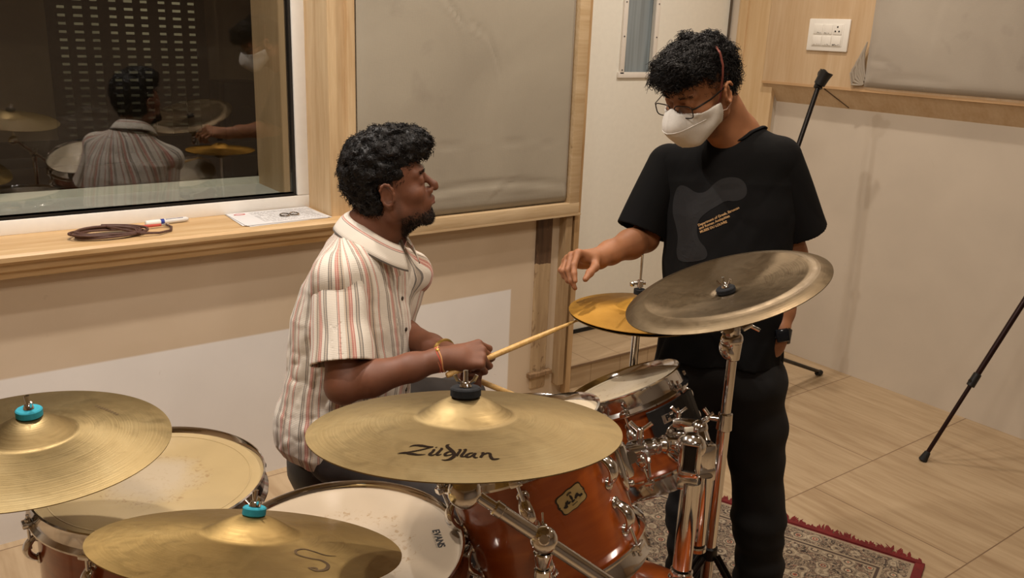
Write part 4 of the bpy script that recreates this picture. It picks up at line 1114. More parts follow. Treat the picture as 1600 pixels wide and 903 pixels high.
def strands(name, roots, dirs, L, r, mat, parent, curl=.006, turns=1.5, seg=9, bend=None, jitter=.3, taper=.35, flat=0):
    """short hair strands as tapered three-sided tubes"""
    n = len(roots); g = rng
    D = dirs+g.normal(0, jitter, (n, 3)); D /= np.linalg.norm(D, axis=1)[:, None]
    if bend is None: bend = np.zeros((n, 3))
    a = np.cross(D, g.normal(0, 1, (n, 3))); a /= np.linalg.norm(a, axis=1)[:, None]; b = np.cross(D, a)
    ph = g.random(n)*2*PI; Ls = L*(.6+.7*g.random(n)); cu = curl*(.5+g.random(n)); tn = turns*(.6+.8*g.random(n))
    P = []
    for k in range(seg):
        t = k/(seg-1); ang = ph+tn*2*PI*t
        off = (np.cos(ang)-np.cos(ph))[:, None]*a+(np.sin(ang)-np.sin(ph))[:, None]*b
        P.append(roots+D*(Ls*t)[:, None]+bend*(t*t)*Ls[:, None]+off*(cu*min(1, t*3))[:, None])
    P = np.stack(P, 1); T = np.gradient(P, axis=1); T /= np.linalg.norm(T, axis=2)[..., None]+1e-9
    u = np.cross(T, np.array([.31, .52, .8])); u /= np.linalg.norm(u, axis=2)[..., None]+1e-9; w = np.cross(T, u)
    rr = r*(1-(1-taper)*np.linspace(0, 1, seg)**1.5)
    vs = np.stack([P+(u*math.cos(q)+w*math.sin(q))*rr[None, :, None] for q in (0, 2.094, 4.189)], 2)   # n,seg,3,3
    V = vs.reshape(-1, 3); base = (np.arange(n)*seg*3)[:, None, None]; k = np.arange(seg-1)[None, :, None]*3; c = np.arange(3)[None, None]
    c2 = (c+1) % 3; F = np.stack([base+k+c, base+k+c2, base+k+3+c2, base+k+3+c], -1).reshape(-1, 4)
    inv = np.array(WM[rootof(parent).name].inverted()); V = V @ inv[:3, :3].T+inv[:3, 3]
    me = bpy.data.meshes.new(name); me.from_pydata(V.tolist(), [], F.tolist()); me.polygons.foreach_set('use_smooth', np.ones(len(F), bool))
    me.materials.append(mat); o = bpy.data.objects.new(name, me); COL.objects.link(o); o.parent = parent; return o
def join_into(a, b):
    """append mesh b's geometry to a (same parent space) and drop b"""
    bm = bmesh.new(); bm.from_mesh(a.data); bm.from_mesh(b.data); bm.to_mesh(a.data); bm.free(); bpy.data.objects.remove(b)

# ------------------------------------------------------------------ head and hand builders
def head_shape(p):
    """canonical head: x right, y forward, z up, origin between the ears"""
    S_ = Shape()
    S_.ell((0, -.016, .045), (.073, .085, .079), .02)
    S_.ell((0, .030, .050), (.066, .062, .062), .03)
    S_.ell((0, .035, -.022), (.060, .056, .078), .03)
    for s in (-1, 1):
        S_.cone((s*.052, .0, -.050), (s*.020, .070, -.086), .020, .016, .022)
        S_.cone((s*.058, -.005, -.015), (s*.052, .0, -.052), .018, .018, .02)
        S_.ell((s*.042, .060, -.016), (.022, .022, .018), .02)
        S_.cone((s*.016, .088, .030), (s*.044, .074, .030), .010, .009, .012)
    S_.ell((0, .080, -.090), (.020, .015, .015), .018)
    for s in (-1, 1):
        S_.ell((s*.032, .101, .012), (.017, .016, .0125), .012, op='s')
        S_.ell((s*.032, .0765, .012), (.0155, .0155, .0145), .004)
        S_.cone((s*.018, .0905, .019), (s*.045, .083, .017), .0034, .003, .005)
        S_.cone((s*.020, .089, .0055), (s*.044, .083, .006), .003, .0026, .005)
    S_.cone((0, .088, .024), (0, .113, -.012), .0070, .0088, .010)
    S_.cone((0, .1145, -.013), (0, .1150, -.019), .0100, .0098, .006)
    for s in (-1, 1):
        S_.ell((s*.0125, .0985, -.0235), (.0080, .0105, .0080), .006)
        S_.ell((s*.0065, .104, -.032), (.0035, .005, .0035), .003, op='s')
    S_.ell((0, .084, -.050), (.030, .018, .024), .015)
    S_.cone((-.018, .0935, -.047), (0, .1015, -.0445), .004, .0062, .006); S_.cone((.018, .0935, -.047), (0, .1015, -.0445), .004, .0062, .006)
    S_.cone((-.016, .092, -.056), (0, .099, -.0575), .0045, .0068, .006); S_.cone((.016, .092, -.056), (0, .099, -.0575), .0045, .0068, .006)
    S_.cone((-.022, .098, -.0515), (.022, .098, -.0515), .0012, .0012, .003, op='s')
    S_.ell((0, .099, -.0665), (.018, .006, .005), .008, op='s')
    return S_
def ear_shape(s):
    """ear at +-x; helix rim, bowl and lobe"""
    S_ = Shape(); X = .074; pts = []
    for k in range(11):
        a = math.radians(-70+250*k/10); pts.append((s*(X+.012+.004*math.sin(a)), -.006-.0155*math.cos(a)*1.0*(-1), .003+.029*math.sin(a)))
    pts = [(s*(X+.006+.010*min(1, k/4)), -.004+.0165*math.cos(math.radians(150-310*(1-k/10)))*-1*-1, .004+.027*math.sin(math.radians(150-310*(1-k/10)))) for k in range(11)]
    S_.ell((s*(X+.004), -.006, .002), (.006, .0145, .026), .004)
    S_.chain(pts, [.0036]*11, .004)
    S_.ell((s*(X+.006), -.002, -.024), (.0045, .0075, .0085), .005)
    S_.ell((s*(X+.013), -.004, .0), (.007, .0085, .016), .004, op='s')
    return S_
def hand_prims(S_, wrist, fwd, dors, side, curls, thumb, scale=1.0, spread=(.10, .03, -.04, -.11), foldspread=0):
    """fwd from wrist to knuckles, dors out of the back of the hand, side +1 when the thumb is on fwd x dors"""
    w = np.asarray(wrist, float); f = nrm(fwd); d = nrm(np.asarray(dors, float)-f*np.dot(dors, f)); t = np.cross(f, d)*side   # t towards thumb
    s = scale; palm = []
    base = [(.086, .030), (.090, .009), (.085, -.012), (.076, -.031)]
    for (a, b) in base:
        k = w+f*a*s+t*b*s+d*(.002-.05*abs(b)*.3)*s; palm.append(k)
        S_.cone(w+f*.012*s+t*b*.45*s, k, .0145*s, .0115*s, .012)
    S_.cone(w-f*.02*s, w+f*.03*s, .0235*s, .022*s, .02)
    S_.cone(w+f*.03*s+t*.024*s-d*.008*s, w+f*.055*s+t*.020*s-d*.009*s, .014*s, .012*s, .012)
    S_.cone(w+f*.03*s-t*.02*s-d*.008*s, w+f*.055*s-t*.024*s-d*.007*s, .013*s, .011*s, .012)
    lens = [(.044, .026, .021), (.048, .030, .022), (.044, .028, .021), (.034, .020, .019)]
    rad = [(.0096, .0084, .0075, .0062), (.0098, .0086, .0076, .0063), (.0092, .0081, .0072, .006), (.0082, .0071, .0063, .0054)]
    tips = []
    for i in range(4):
        ang = 0; p = palm[i]; dirf = nrm(f+t*spread[i]); pts = [p]
        for j in range(3):
            ang += math.radians(curls[i][j]); q = dirf*math.cos(ang)-d*math.sin(ang); p = p+q*lens[i][j]*s; pts.append(p)
        S_.chain(pts, [r*s for r in rad[i]], .005); tips.append(p)
    # thumb: leaves the side of the palm near its base
    p = w+f*.018*s+t*.022*s-d*.006*s; pts = [p]
    for (a, L) in zip(thumb, (.042, .034, .026)):
        q = nrm(f*a[0]+t*a[1]-d*a[2]); p = p+q*L*s; pts.append(p)
    S_.chain(pts, [.0135*s, .0112*s, .0098*s, .0078*s], .008); tips.append(p)
    return tips, palm

def skin_mat(name, base, dark, lip):
    t = MT(name); c = t.coord(); a = t.noise(c, 22, 4); b = t.noise(c, 300, 3)
    at = t.n('ShaderNodeAttribute'); at.attribute_name = 'beard'; al = t.n('ShaderNodeAttribute'); al.attribute_name = 'lip'
    l = lin(base)[:3]
    col = t.ramp(a, [(.3, tuple(x*.86 for x in l)), (.7, tuple(min(1, x*1.08) for x in l))])
    col = t.mix(al.outputs['Fac'], col, lip)
    bd = t.math('MULTIPLY', at.outputs['Fac'], t.ramp(b, [(.35, (.75,)*3), (.6, (1, 1, 1))]))
    col = t.mix(bd, col, dark)
    t.set(Base_Color=col, Roughness=.58, Subsurface_Weight=.12, Subsurface_Scale=.01, Subsurface_Radius=(1, .35, .2)); t.bump(b, .12, .0006); return t.m
def hair_mat(name, c, r=.42):
    t = MT(name); n = t.noise(t.coord(), 60, 3); l = lin(c)[:3]
    t.set(Base_Color=t.ramp(n, [(.3, tuple(x*.6 for x in l)), (.7, tuple(x*1.5 for x in l))]), Roughness=.55); t.b.inputs['Specular IOR Level'].default_value = .28; return t.m
def lframe(o, f, up=(0, 0, 1)):
    """head frame: columns right, forward, up"""
    f = Vector(f).normalized(); u = Vector(up); r = f.cross(u).normalized(); u = r.cross(f)
    m = Matrix.Identity(4)
    for i in range(3): m[i][0] = r[i]; m[i][1] = f[i]; m[i][2] = u[i]; m[i][3] = o[i]
    return m
def tolocal(M_, P):
    A = np.array(M_)[:3, :3]; t = np.array(M_)[:3, 3]; return (P-t)@A
def eyes(Mh, parent):
    em = MT('eye_white_brown'); tc = em.n('ShaderNodeTexCoord'); sp_ = em.n('ShaderNodeSeparateXYZ'); em.l(tc.outputs['Generated'], sp_.inputs[0])
    for s in (-1, 1):
        b = MB().ell((0, 0, 0), (.0122, .0122, .0122), None, 20, 12); fr_ = Mh @ Matrix.Translation((s*.032, .0780, .012))
        b.v = [tuple(fr_ @ Vector(v)) for v in b.v]; e = b.done('eye', plain('eye_white_shaded', '776a5c', .2), parent)  # sclera colour darkened to carry the shade on the eye
        MB().ell((0, 0, 0), (.0058, .0022, .0058), fr_ @ Matrix.Translation((0, .0108, -.001)), 14, 8).done('iris', plain('iris_dark', '1a0f08', .15), e)
def loft(sections, axis_o, up, right):
    """torso body as an interpolated super-ellipse loft; sections: (s, cx, cy, a, b), s along up"""
    o = np.asarray(axis_o, float); u = nrm(up); r = nrm(np.asarray(right)-u*np.dot(right, u)); f = np.cross(u, r)
    T = np.array(sections, float)
    def fn(P, grow=0., need=False):
        q = P-o; s = q@u; x = q@r; y = q@f
        c = [np.interp(s, T[:, 0], T[:, i]) for i in range(1, 5)]
        X = x-c[0]; Y = y-c[1]; a = c[2]+grow; b = c[3]+grow
        rr = ((np.abs(X)/a)**2.5+(np.abs(Y)/b)**2.5)**(1/2.5)+1e-6
        rad = np.sqrt(X*X+Y*Y)
        d = np.where(rr > .3, rad*(1-1/rr), -np.minimum(a, b)*.6)
        d = np.maximum(d, np.maximum(T[0, 0]-s, s-T[-1, 0]))
        if need: return d, s, X, Y
        return d.astype(f32)
    fn.frame = (o, r, f, u); return fn
# ================================================================== SEATED DRUMMER
A3 = lambda v: np.array(v, float)
HAIR = hair_mat('black_hair', '0f0b09')
SKIN1 = skin_mat('brown_skin', '744832', '1a110c', '7a4a3c')
SKIN2 = skin_mat('tan_skin', '9a6745', '3a271c', '8a5444')
tf = A3((math.cos(math.radians(-50)), math.sin(math.radians(-50)), 0)); tr = A3((tf[1], -tf[0], 0))
P0 = A3(W(560, 668, 2.32)); NB = A3(W(588, 362, 2.22)); tu = nrm(NB-P0); LT = np.linalg.norm(NB-P0)
SR = A3(W(527, 428, 2.10)); SL = A3(W(640, 420, 2.38))
ER = A3(W(536, 603, 2.06)); WR = A3(W(690, 561, 2.07)); EL = A3(W(606, 512, 2.42)); WL = A3(W(706, 556, 2.21))
KR = A3(W(752, 553, 2.10))
T1 = A3(W(908, 498, 2.25)); B1 = A3(W(697, 587, 2.06))
fdir = (.885, -.46, .25)
HR = nrm(np.cross(fdir, (0, 0, 1)))
HO = A3(W(608, 306, 2.12))-.078*HR
MH = lframe(HO, fdir)
def hp(M_, x, y, z): return A3(M_ @ Vector((x, y, z)))
dm = thing('person', 'seated drummer in a striped short-sleeved shirt holding two drumsticks', 'person', loc=(P0[0], P0[1], .5))
B = Shape()
hsh = head_shape(None)
B.add(lambda P: hsh(tolocal(MH, P).astype(f32)), .0, HO, .17)
for s in (-1, 1):
    es = ear_shape(s); B.add(lambda P, es=es: es(tolocal(MH, P).astype(f32)), .006, hp(MH, s*.078, 0, 0), .05)
nk0 = hp(MH, 0, -.035, -.045); nk1 = NB-tf*.02
B.cone(nk0, nk1, .054, .058, .03); B.cone(nk1, NB-tu*.11-tf*.02, .058, .080, .03)
B.cone(hp(MH, 0, .01, -.085), nk1+tf*.03, .032, .04, .03)
B.ell(hp(MH, 0, .046, -.118)*.5+nk1*.5+tf*.028, (.010, .010, .014), .012)
tl_body = loft([(-.10, 0, -.01, .12, .09), (.1, 0, -.03, .12, .09), (.3, 0, -.04, .13, .09), (.40, 0, -.035, .09, .06), (.50, 0, -.02, .06, .055)], P0, tu, tr)
B.add(tl_body, .04)
B.chain([NB-tu*.105-tf*.03, SR-tu*.016, SR*.45+ER*.55, ER], [.035, .036, .040, .040], .02); B.chain([NB-tu*.105-tf*.03, SL-tu*.016, SL*.45+EL*.55, EL], [.035, .036, .040, .039], .02)
B.chain([ER, ER*.72+WR*.28, ER*.3+WR*.7, WR], [.040, .0415, .032, .026], .02); B.chain([EL, EL*.72+WL*.28, EL*.3+WL*.7, WL], [.039, .040, .031, .026], .02)
cUa, cRa, cFa = A3(cU), A3(cR), A3(cF)
dorsR = cUa*.62-cFa*.75
hand_prims(B, WR+nrm(KR-WR)*.012, KR-WR, dorsR, -1, [(42, 62, 40), (50, 72, 45), (58, 78, 45), (64, 80, 45)], [(.75, .25, .65), (.95, -.05, .3), (.95, -.25, .1)], 1.0)
KL = A3(W(746, 577, 2.175)); dorsL = cUa*.80+cFa*.50
hand_prims(B, WL, KL-WL, dorsL, 1, [(55, 75, 45), (60, 80, 50), (62, 82, 50), (66, 82, 45)], [(.75, .3, .7), (.9, -.1, .35), (.9, -.3, .1)], .97)
def attr_beard(MH_, full):
    def fn(V):
        q = tolocal(MH_, V); x, y, z = q.T; sm = lambda a, lo, hi: np.clip((a-lo)/(hi-lo), 0, 1)
        side = .55*sm(.005-z, .000, .02)*sm(y, -.002, .010)*sm(.034-y, .0, .016)*sm(np.abs(x), .035, .05)
        jaw = sm(-z-.30*np.maximum(.06-y, 0), .056, .080)*sm(y, .0, .012)
        side2 = .65*sm(-z, .040, .066)*sm(y, .0, .012)*sm(.080-y, 0, .02)
        chin = sm(-z, .064, .078)*sm(y, .05, .07)
        mous = sm(-z, .031, .036)*sm(z+.046, 0, .006)*sm(y, .07, .08)*sm(.03-np.abs(x), 0, .01)
        m = np.maximum.reduce([side*.9, jaw, side2*.9, chin, mous*.45])*sm(z+.135, 0, .012)
        brow = .8*np.clip(1-np.abs(z-(.030))/.0038, 0, 1)*sm(y, .066, .072)*sm(np.abs(x), .010, .016)*sm(.052-np.abs(x), 0, .008)
        scalp = np.maximum(sm(z-.105+.5*np.maximum(y, 0)*0, 0, .02), sm(z-.03, 0, .02)*sm(.045-y, 0, .02))*(np.linalg.norm(q, axis=1) < .2)
        r = np.maximum(m*full, brow*.95)
        return np.where((np.linalg.norm(q, axis=1) < .17), np.maximum(r, scalp*.9), 0)
    return fn
def attr_lip(MH_):
    def fn(V):
        q = tolocal(MH_, V); x, y, z = q.T
        return np.clip(1-((x/.022)**2+((z+.0515)/.0095)**2), 0, .5)*2*(y > .088)*(y < .12)
    return fn
lo = np.minimum.reduce([HO-.17, WR-.2, ER-.08, EL-.08, P0-.2]); lo[2] = min(P0[2]+.0, .72); hi = np.maximum.reduce([HO+.18, KR+.12, SL+.12, EL+.1, KL+.12]); hi[2] = HO[2]+.15
lo[2] = P0[2]-.12
body1, BV1, BF1 = sdfmesh('body', B, lo, hi, .0031, SKIN1, dm, {'beard': attr_beard(MH, 1.0), 'lip': attr_lip(MH)})
eyes(MH, dm)

def hair_clump(name, MH_, parent, vol, cutf, nst, L, curl, seed, styl, capoff=.010, amp=.007, r=.0011, turns=1.4, h=.0034, nsc=55):
    def f(P):
        q = tolocal(MH_, P).astype(f32); d = vol(q)
        d = d+capoff*.4+amp*fol(P, nsc, 2); return smax(d, cutf(q), .008)
    O = A3((MH_[0][3], MH_[1][3], MH_[2][3]))
    o, V, F = sdfmesh(name, f, O-.22, O+.22, h, HAIR, parent)
    q = tolocal(MH_, V); pick = rng.choice(len(V), nst); roots = V[pick]-0; ql = q[pick]
    nn = ql-np.array([0, .005, .04]); nn /= np.linalg.norm(nn, axis=1)[:, None]
    dl = styl(ql, nn); A = np.array(MH_)[:3, :3]
    D = dl@A.T; D /= np.linalg.norm(D, axis=1)[:, None]; roots = roots-(nn@A.T)*.006
    strands('curls', roots, D, L, r, HAIR, o, curl, turns, bend=np.tile([0, 0, -.25], (nst, 1)), jitter=.35)
    return o, V
# drummer: thick curls on top falling forward, short tapered sides
def vol1(q):
    d = d_ell(q, (0, .012, .084), (.082, .094, .080))
    d = smin(d, d_ell(q, (0, .088, .100), (.060, .050, .044)), .03)
    d = smin(d, d_ell(q, (0, -.042, .072), (.078, .060, .074)), .03)
    d = smin(d, d_ell(q, (0, -.036, .004), (.080, .066, .078)), .025)
    d = smin(d, d_ell(q, (0, -.045, .045), (.078, .068, .06)), .02)
    d = smin(d, d_ell(q, (0, .006, .044), (.084, .062, .050)), .02)
    return d
def cut1(q):
    x, y, z = q.T
    face = np.minimum(y-.030-.35*np.maximum(z-.0, 0), .072-z+.25*(y-.09))      # in front and low: removed
    hairline = np.minimum(y-.048+.25*np.maximum(.03-z, 0), (.060+.10*(y-.09))-z)
    c = hairline
    ear = np.minimum(np.minimum(y+.020, .030-z), .024-y); ear = np.maximum(ear, np.minimum(y-.0, -.002-z))
    c = np.maximum(c, ear)
    nape = -(z+.066+.20*(y+.08)); c = np.maximum(c, nape)
    lowfront = np.minimum(y+.02, -.004-z); c = np.maximum(c, lowfront)
    return c.astype(f32)
hair_clump('hair', MH, dm, vol1, cut1, 4200, .013, .0034, 1, lambda q, n: n*1.0+np.array([0, .55, .1])*(q[:, 2:3] > .09)+np.array([0, -.1, -.9])*(q[:, 2:3] < .06), amp=.0075)
# beard strands
vb = attr_beard(MH, 1.0)(BV1); qb = tolocal(MH, BV1); sel = np.where((vb > .5) & (qb[:, 2] < -.025))[0]; sel = rng.choice(sel, 2200)
nb_ = qb[sel]-np.array([0, .02, -.03]); nb_ /= np.linalg.norm(nb_, axis=1)[:, None]
chinw = np.clip((qb[sel][:, 1]-.04)/.04, 0, 1)[:, None]
Db = (nb_*.5+np.array([0, .15, -1.0]))@np.array(MH)[:3, :3].T; Db /= np.linalg.norm(Db, axis=1)[:, None]
strands('beard', BV1[sel]-Db*.001, Db, .0060, .0005, HAIR, dm, .0012, .7, seg=5, jitter=.35)
sel = np.where((np.abs(qb[:, 2]-.031) < .0038) & (qb[:, 1] > .070) & (np.abs(qb[:, 0]) < .046) & (np.abs(qb[:, 0]) > .012))[0]; sel = rng.choice(sel, 130)
De = (np.sign(qb[sel][:, :1])*np.array([[.8, 0, 0]])+np.array([0, .25, .25]))@np.array(MH)[:3, :3].T
strands('eyebrow', BV1[sel], De/np.linalg.norm(De, axis=1)[:, None], .009, .0004, HAIR, dm, .0008, .4, seg=4, jitter=.2)

# striped shirt --------------------------------------------------------------
def stripe_mat():
    t = MT('striped_cotton'); at = t.n('ShaderNodeAttribute'); at.attribute_name = 'u'
    av = t.n('ShaderNodeAttribute'); av.attribute_name = 'v'
    u = t.math('FRACT', t.math('DIVIDE', at.outputs['Fac'], .092))
    W_, PK, GR, CH, BG = 'd9d0c2', 'b06658', '8f8478', '423e3c', 'cdb39c'
    st = [(0, W_), (.22, CH), (.25, 'b0a394'), (.31, CH), (.335, W_), (.43, PK), (.47, 'd8a898'), (.50, PK), (.55, 'b8a48f'), (.62, CH), (.645, 'c0ad98'), (.70, W_), (.84, PK), (.87, 'd8b0a0'), (.90, CH), (.915, W_)]
    col = t.ramp(u, [(p, c) for p, c in st], 'CONSTANT')
    wv = t.math('SINE', t.math('MULTIPLY', av.outputs['Fac'], 1500.0)); wu = t.math('SINE', t.math('MULTIPLY', at.outputs['Fac'], 2200.0))
    g = t.math('MULTIPLY', t.math('ADD', wv, wu), .5)
    col = t.mix(t.ramp(g, [(.2, (.22,)*3), (.6, (0, 0, 0))]), col, W_)
    t.set(Base_Color=col, Roughness=.85, Sheen_Weight=.2); t.bump(g, .35, .0006); return t.m
STRIPE = stripe_mat()
tors = loft([(-.075, 0, -.030, .168, .148), (-.04, 0, -.040, .184, .160), (.03, 0, -.045, .180, .160), (.15, 0, -.036, .176, .152), (.30, 0, -.042, .182, .140), (.385, 0, -.040, .170, .118), (.45, 0, -.034, .128, .092), (.51, 0, -.022, .080, .072)], P0, tu, tr)
def folds(P, amp, sc, ax, o=2):
    """folds stretched along an axis"""
    ax = nrm(ax); s = P@ax; Q = P-np.outer(s, ax)*.72; n = fol(Q.astype(f32), sc, o); return amp*(1-np.abs(n)*2.2)
nkc = NB-tf*.012
def shirt_f(P):
    d = tors(P)
    d = smin(d, d_cone(P, NB-tu*.085-tf*.035, SR-tu*.012, .075, .066), .05); d = smin(d, d_cone(P, NB-tu*.085-tf*.035, SL-tu*.012, .075, .066), .05)
    s = (P-P0)@tu
    am = np.clip(1.2-s/.45, .35, 1.3).astype(f32)
    d = d+(folds(P, .005, 11, tu+.5*tf)+folds(P, .0025, 26, tu*.5+tr))*am
    # waist blousing over the seat
    d = d-.010*np.exp(-((s-.02)/.05)**2)*(1+.6*fol(P, 14, 1))
    # neck opening
    q = P-(nkc+tu*.03); r = np.linalg.norm(q-np.outer(q@tu, tu)-tf*.012, axis=1)
    d = smax(d, -(np.maximum(r-.060, -(q@tu)-.065)), .006)
    qf = P-(NB+tf*.07-tu*.035); fx = np.abs(qf@tr); fz = qf@tu
    d = smax(d, -np.maximum(fx-(.012+.35*np.maximum(fz+.05, 0)), np.maximum(-(fz+.055), -(qf@tf)-.05)), .004)
    return d.astype(f32)
def ang_u(P, o, ax, ref, R):
    ax = nrm(ax); ref = nrm(ref-ax*np.dot(ref, ax)); w = np.cross(ax, ref); q = P-o; return np.arctan2(q@w, q@ref)*R
oc = P0-tf*.04
def tors_u(V):
    q = V-oc; th = np.arctan2((q@tr)/.175, -(q@tf)/.145); return th*.168+1.0+.004*np.sin((V@tu)*30)
def tors_v(V): return V@tu
shirt, SV, SF = sdfmesh('shirt', shirt_f, P0-np.array([.32, .32, .19]), NB+np.array([.32, .32, .06]), .0036, STRIPE, dm, {'u': tors_u, 'v': tors_v})
def sleeve(S0, E0, inner, hem, r0, r1, nm, par, out, matx=STRIPE, fold=.004, thick=.0065, flare=0):
    ax = nrm(E0-S0); L = hem; top = S0-ax*.045
    def f(P):
        s = (P-S0)@ax
        d = d_ocone(P, S0-ax*.0, S0+ax*L, r0, r1)
        d = d+folds(P, fold, 15, ax)*np.clip(.4+s/L, .2, 1)+.0025*np.sin(s*60+fol(P, 9, 1)*3)*np.clip(s/L, 0, 1)
        di = d+thick
        d = np.maximum(d, s-L)
        d = np.maximum(d, -np.maximum(di, (L-.09)-s))
        d = np.maximum(d, (S0-out*.5*0-inner*.055-P)@inner*-1*0+(-(s+.06)))
        return d.astype(f32)
    ref = out
    return sdfmesh(nm, f, np.minimum(S0, S0+ax*L)-.14, np.maximum(S0, S0+ax*L)+.14, .0034, matx, par, {'u': lambda V: ang_u(V, S0, ax, ref, .078)+.02, 'v': lambda V: V@ax})[0]
sleeve(SR-tu*.010+tr*-.012, ER+tf*.005, -tr, .212, .060, .076, 'sleeve', shirt, tr)
sleeve(SL-tu*.010+tr*.012, EL, tr, .20, .060, .074, 'sleeve', shirt, -tr)
# collar: folded band standing round the neck and lying on the chest
def collar():
    vs = []; us = []; n = 56; m = 9
    for i in range(n+1):
        a = math.radians(-156+312*i/n)    # 0 = back of the neck
        ca, sa = math.cos(a), math.sin(a); fr = (1-math.cos(a))/2
        wid = .028+.024*fr**2
        for j in range(m+1):
            t = j/m
            if t < .30:
                k = t/.30; r = .059+.004*k; z = .004+.026*k
            else:
                k = (t-.30)/.70; r = .063+.040*k*(.6+.4*k)+.012*math.sin(PI*k)*.4; z = .030-wid*1.0*k-.012*k*k+.006*math.sin(PI*k)
            z -= .062*fr**1.5; z += .010*(1-fr)
            p = nkc+tu*(.008+z)+(-tf*ca*1.02*r+tr*sa*r)+tf*.006+tf*.022*fr
            vs.append(p); us.append(.03+t*.085)
    fs = [(i*(m+1)+j, (i+1)*(m+1)+j, (i+1)*(m+1)+j+1, i*(m+1)+j+1) for i in range(n) for j in range(m)]
    o = mkmesh('collar', np.array(vs), fs, STRIPE, shirt, True, ang=80)
    at = o.data.attributes.new('u', 'FLOAT', 'POINT'); at.data.foreach_set('value', np.array(us, f32)); a2_ = o.data.attributes.new('v', 'FLOAT', 'POINT'); a2_.data.foreach_set('value', np.array(us, f32)*3)
    md = o.modifiers.new('th', 'SOLIDIFY'); md.thickness = .0025; return o
collar()
bvh1 = BVHTree.FromPolygons([tuple(v) for v in SV], [tuple(f) for f in SF.tolist()])
# placket strip and buttons down the front
pl_v = []; K = 40
for i in range(K+1):
    for j in (-1, -.3, .3, 1):
        s = .42-.46*i/K; o = P0+tu*s+tf*.5+tr*(j*.016-.006); hit = bvh1.ray_cast(Vector(o), Vector(-tf))
        p = A3(hit[0]) if hit[0] is not None else P0+tu*s+tf*.12
        pl_v.append(p+tf*(.0025 if abs(j) < .9 else .0005))
pf_ = [(i*4+j, i*4+j+1, (i+1)*4+j+1, (i+1)*4+j) for i in range(K) for j in range(3)]
pk = mkmesh('placket', np.array(pl_v), pf_, STRIPE, shirt, True, ang=80)
for an, k in (('u', 1), ('v', 1)):
    at = pk.data.attributes.new(an, 'FLOAT', 'POINT'); at.data.foreach_set('value', np.array([(.06+.02*(i % 4)) if an == 'u' else i*.002 for i in range(len(pl_v))], f32))
for s in (.36, .28, .20, .12, .04):
    o = P0+tu*s+tf*.5-tr*.006; hit = bvh1.ray_cast(Vector(o), Vector(-tf))
    if hit[0] is None: continue
    MB().lathe([(0, .003), (.0045, .003), (.0055, .002), (.0055, 0), (0, 0)], frame_from(hit[0]+Vector(tf)*.003, tf), 16).done('button', plain('dark_button', '2a211b', .35), shirt)

# trousers, shoes ------------------------------------------------------------
hipR = P0+tr*.085-tu*.02+A3((0, 0, -.0)); hipL = P0-tr*.085-tu*.02
KnR = A3((1.03, 1.50, .555)); KnL = A3((1.36, 2.02, .565)); AnR = A3((1.09, 1.40, .12)); AnL = A3((1.50, 1.90, .12))
TRO = plain('charcoal_trousers', '332e2c', .85, noise=.15, nscale=30)
Tr = Shape(); Tr.ell(P0-tf*.01, (.165, .15, .10), .03); Tr.cone(hipR, hipL, .095, .095, .04)
Tr.chain([hipR, hipR*.4+KnR*.6, KnR, KnR*.5+AnR*.5, AnR], [.092, .080, .064, .062, .050], .03); Tr.chain([hipL, hipL*.4+KnL*.6, KnL, KnL*.5+AnL*.5, AnL], [.092, .080, .066, .062, .050], .03)
def tro(P): return Tr(P)+.004*fol(P, 16, 2)
sdfmesh('trousers', tro, (.7, 1.25, .04), (1.65, 2.35, .78), .007, TRO, dm)
def shoe(an, d, name, mat, parent, sc=1.0, up=A3((0, 0, 1))):
    d = nrm(A3((d[0], d[1], 0))); g = A3((an[0], an[1], .0)); r = np.cross(d, up); S_ = Shape()
    Rm = np.stack([r, d, up], 1)
    S_.ell(g+d*.045+up*.045, (.043, .105, .042), .02, Rm); S_.ell(g+d*.125+up*.036, (.046, .06, .036), .03, Rm); S_.ell(g-d*.035+up*.05, (.037, .045, .05), .02, Rm); S_.cone(g+up*.06, g+up*.11, .042, .046, .03)
    f = lambda P: np.maximum(S_(P), .004-(P[:, 2])).astype(f32)
    o = sdfmesh(name, f, g-.24, g+np.array([.24, .24, .16]), .005, mat, parent)[0]
    so = Shape(); so.cone(g-d*.035+up*.012, g+d*.04+up*.012, .040, .040, .01); so.cone(g+d*.04+up*.012, g+d*.135+up*.012, .040, .045, .02)
    f2 = lambda P: np.maximum(np.maximum(so(P), P[:, 2]-.024), .001-P[:, 2]).astype(f32)
    sdfmesh('sole', f2, g-.24, g+np.array([.24, .24, .05]), .006, plain('sole_grey', '3a3836', .7), o); return o
shoe(AnR, KnR-hipR, 'shoe', plain('dark_shoe', '1c1b1d', .6), dm); shoe(AnL, A3((.3, -.9, 0)), 'shoe', plain('dark_shoe', '1c1b1d', .6), dm)
# red and orange thread bracelet with a bead
ax = nrm(WR-ER); e1_ = nrm(np.cross(ax, (0, 0, 1))); e2_ = np.cross(ax, e1_); bc = WR-ax*.008
br = thing('thread_bracelet', 'red and orange thread bracelet with a bead on the drummer\'s near wrist', 'bracelet', loc=tuple(bc))
for k, (c, off) in enumerate((('b5452f', -.006), ('d07a5a', -.001), ('b04a34', .004), ('c9905e', .008))):
    MB().tube([bc+ax*(off+.002*math.sin(3*a+k))+(e1_*math.cos(a)+e2_*math.sin(a))*(.0285+.0008*k) for a in np.linspace(0, 2*PI, 33)], .0019, 7, caps=False).done('thread', plain('thread_'+c, c, .8), br)
MB().ell(tuple(bc+(cUa*.8-cFa*.6)*.030), (.0055, .0055, .0055), None, 12, 8).done('bead', plain('gold_bead', 'c9a253', .3, .6), br)
axl = nrm(WL-EL); l1 = nrm(np.cross(axl, (0, 0, 1))); l2 = np.cross(axl, l1); wc = WL-axl*.035
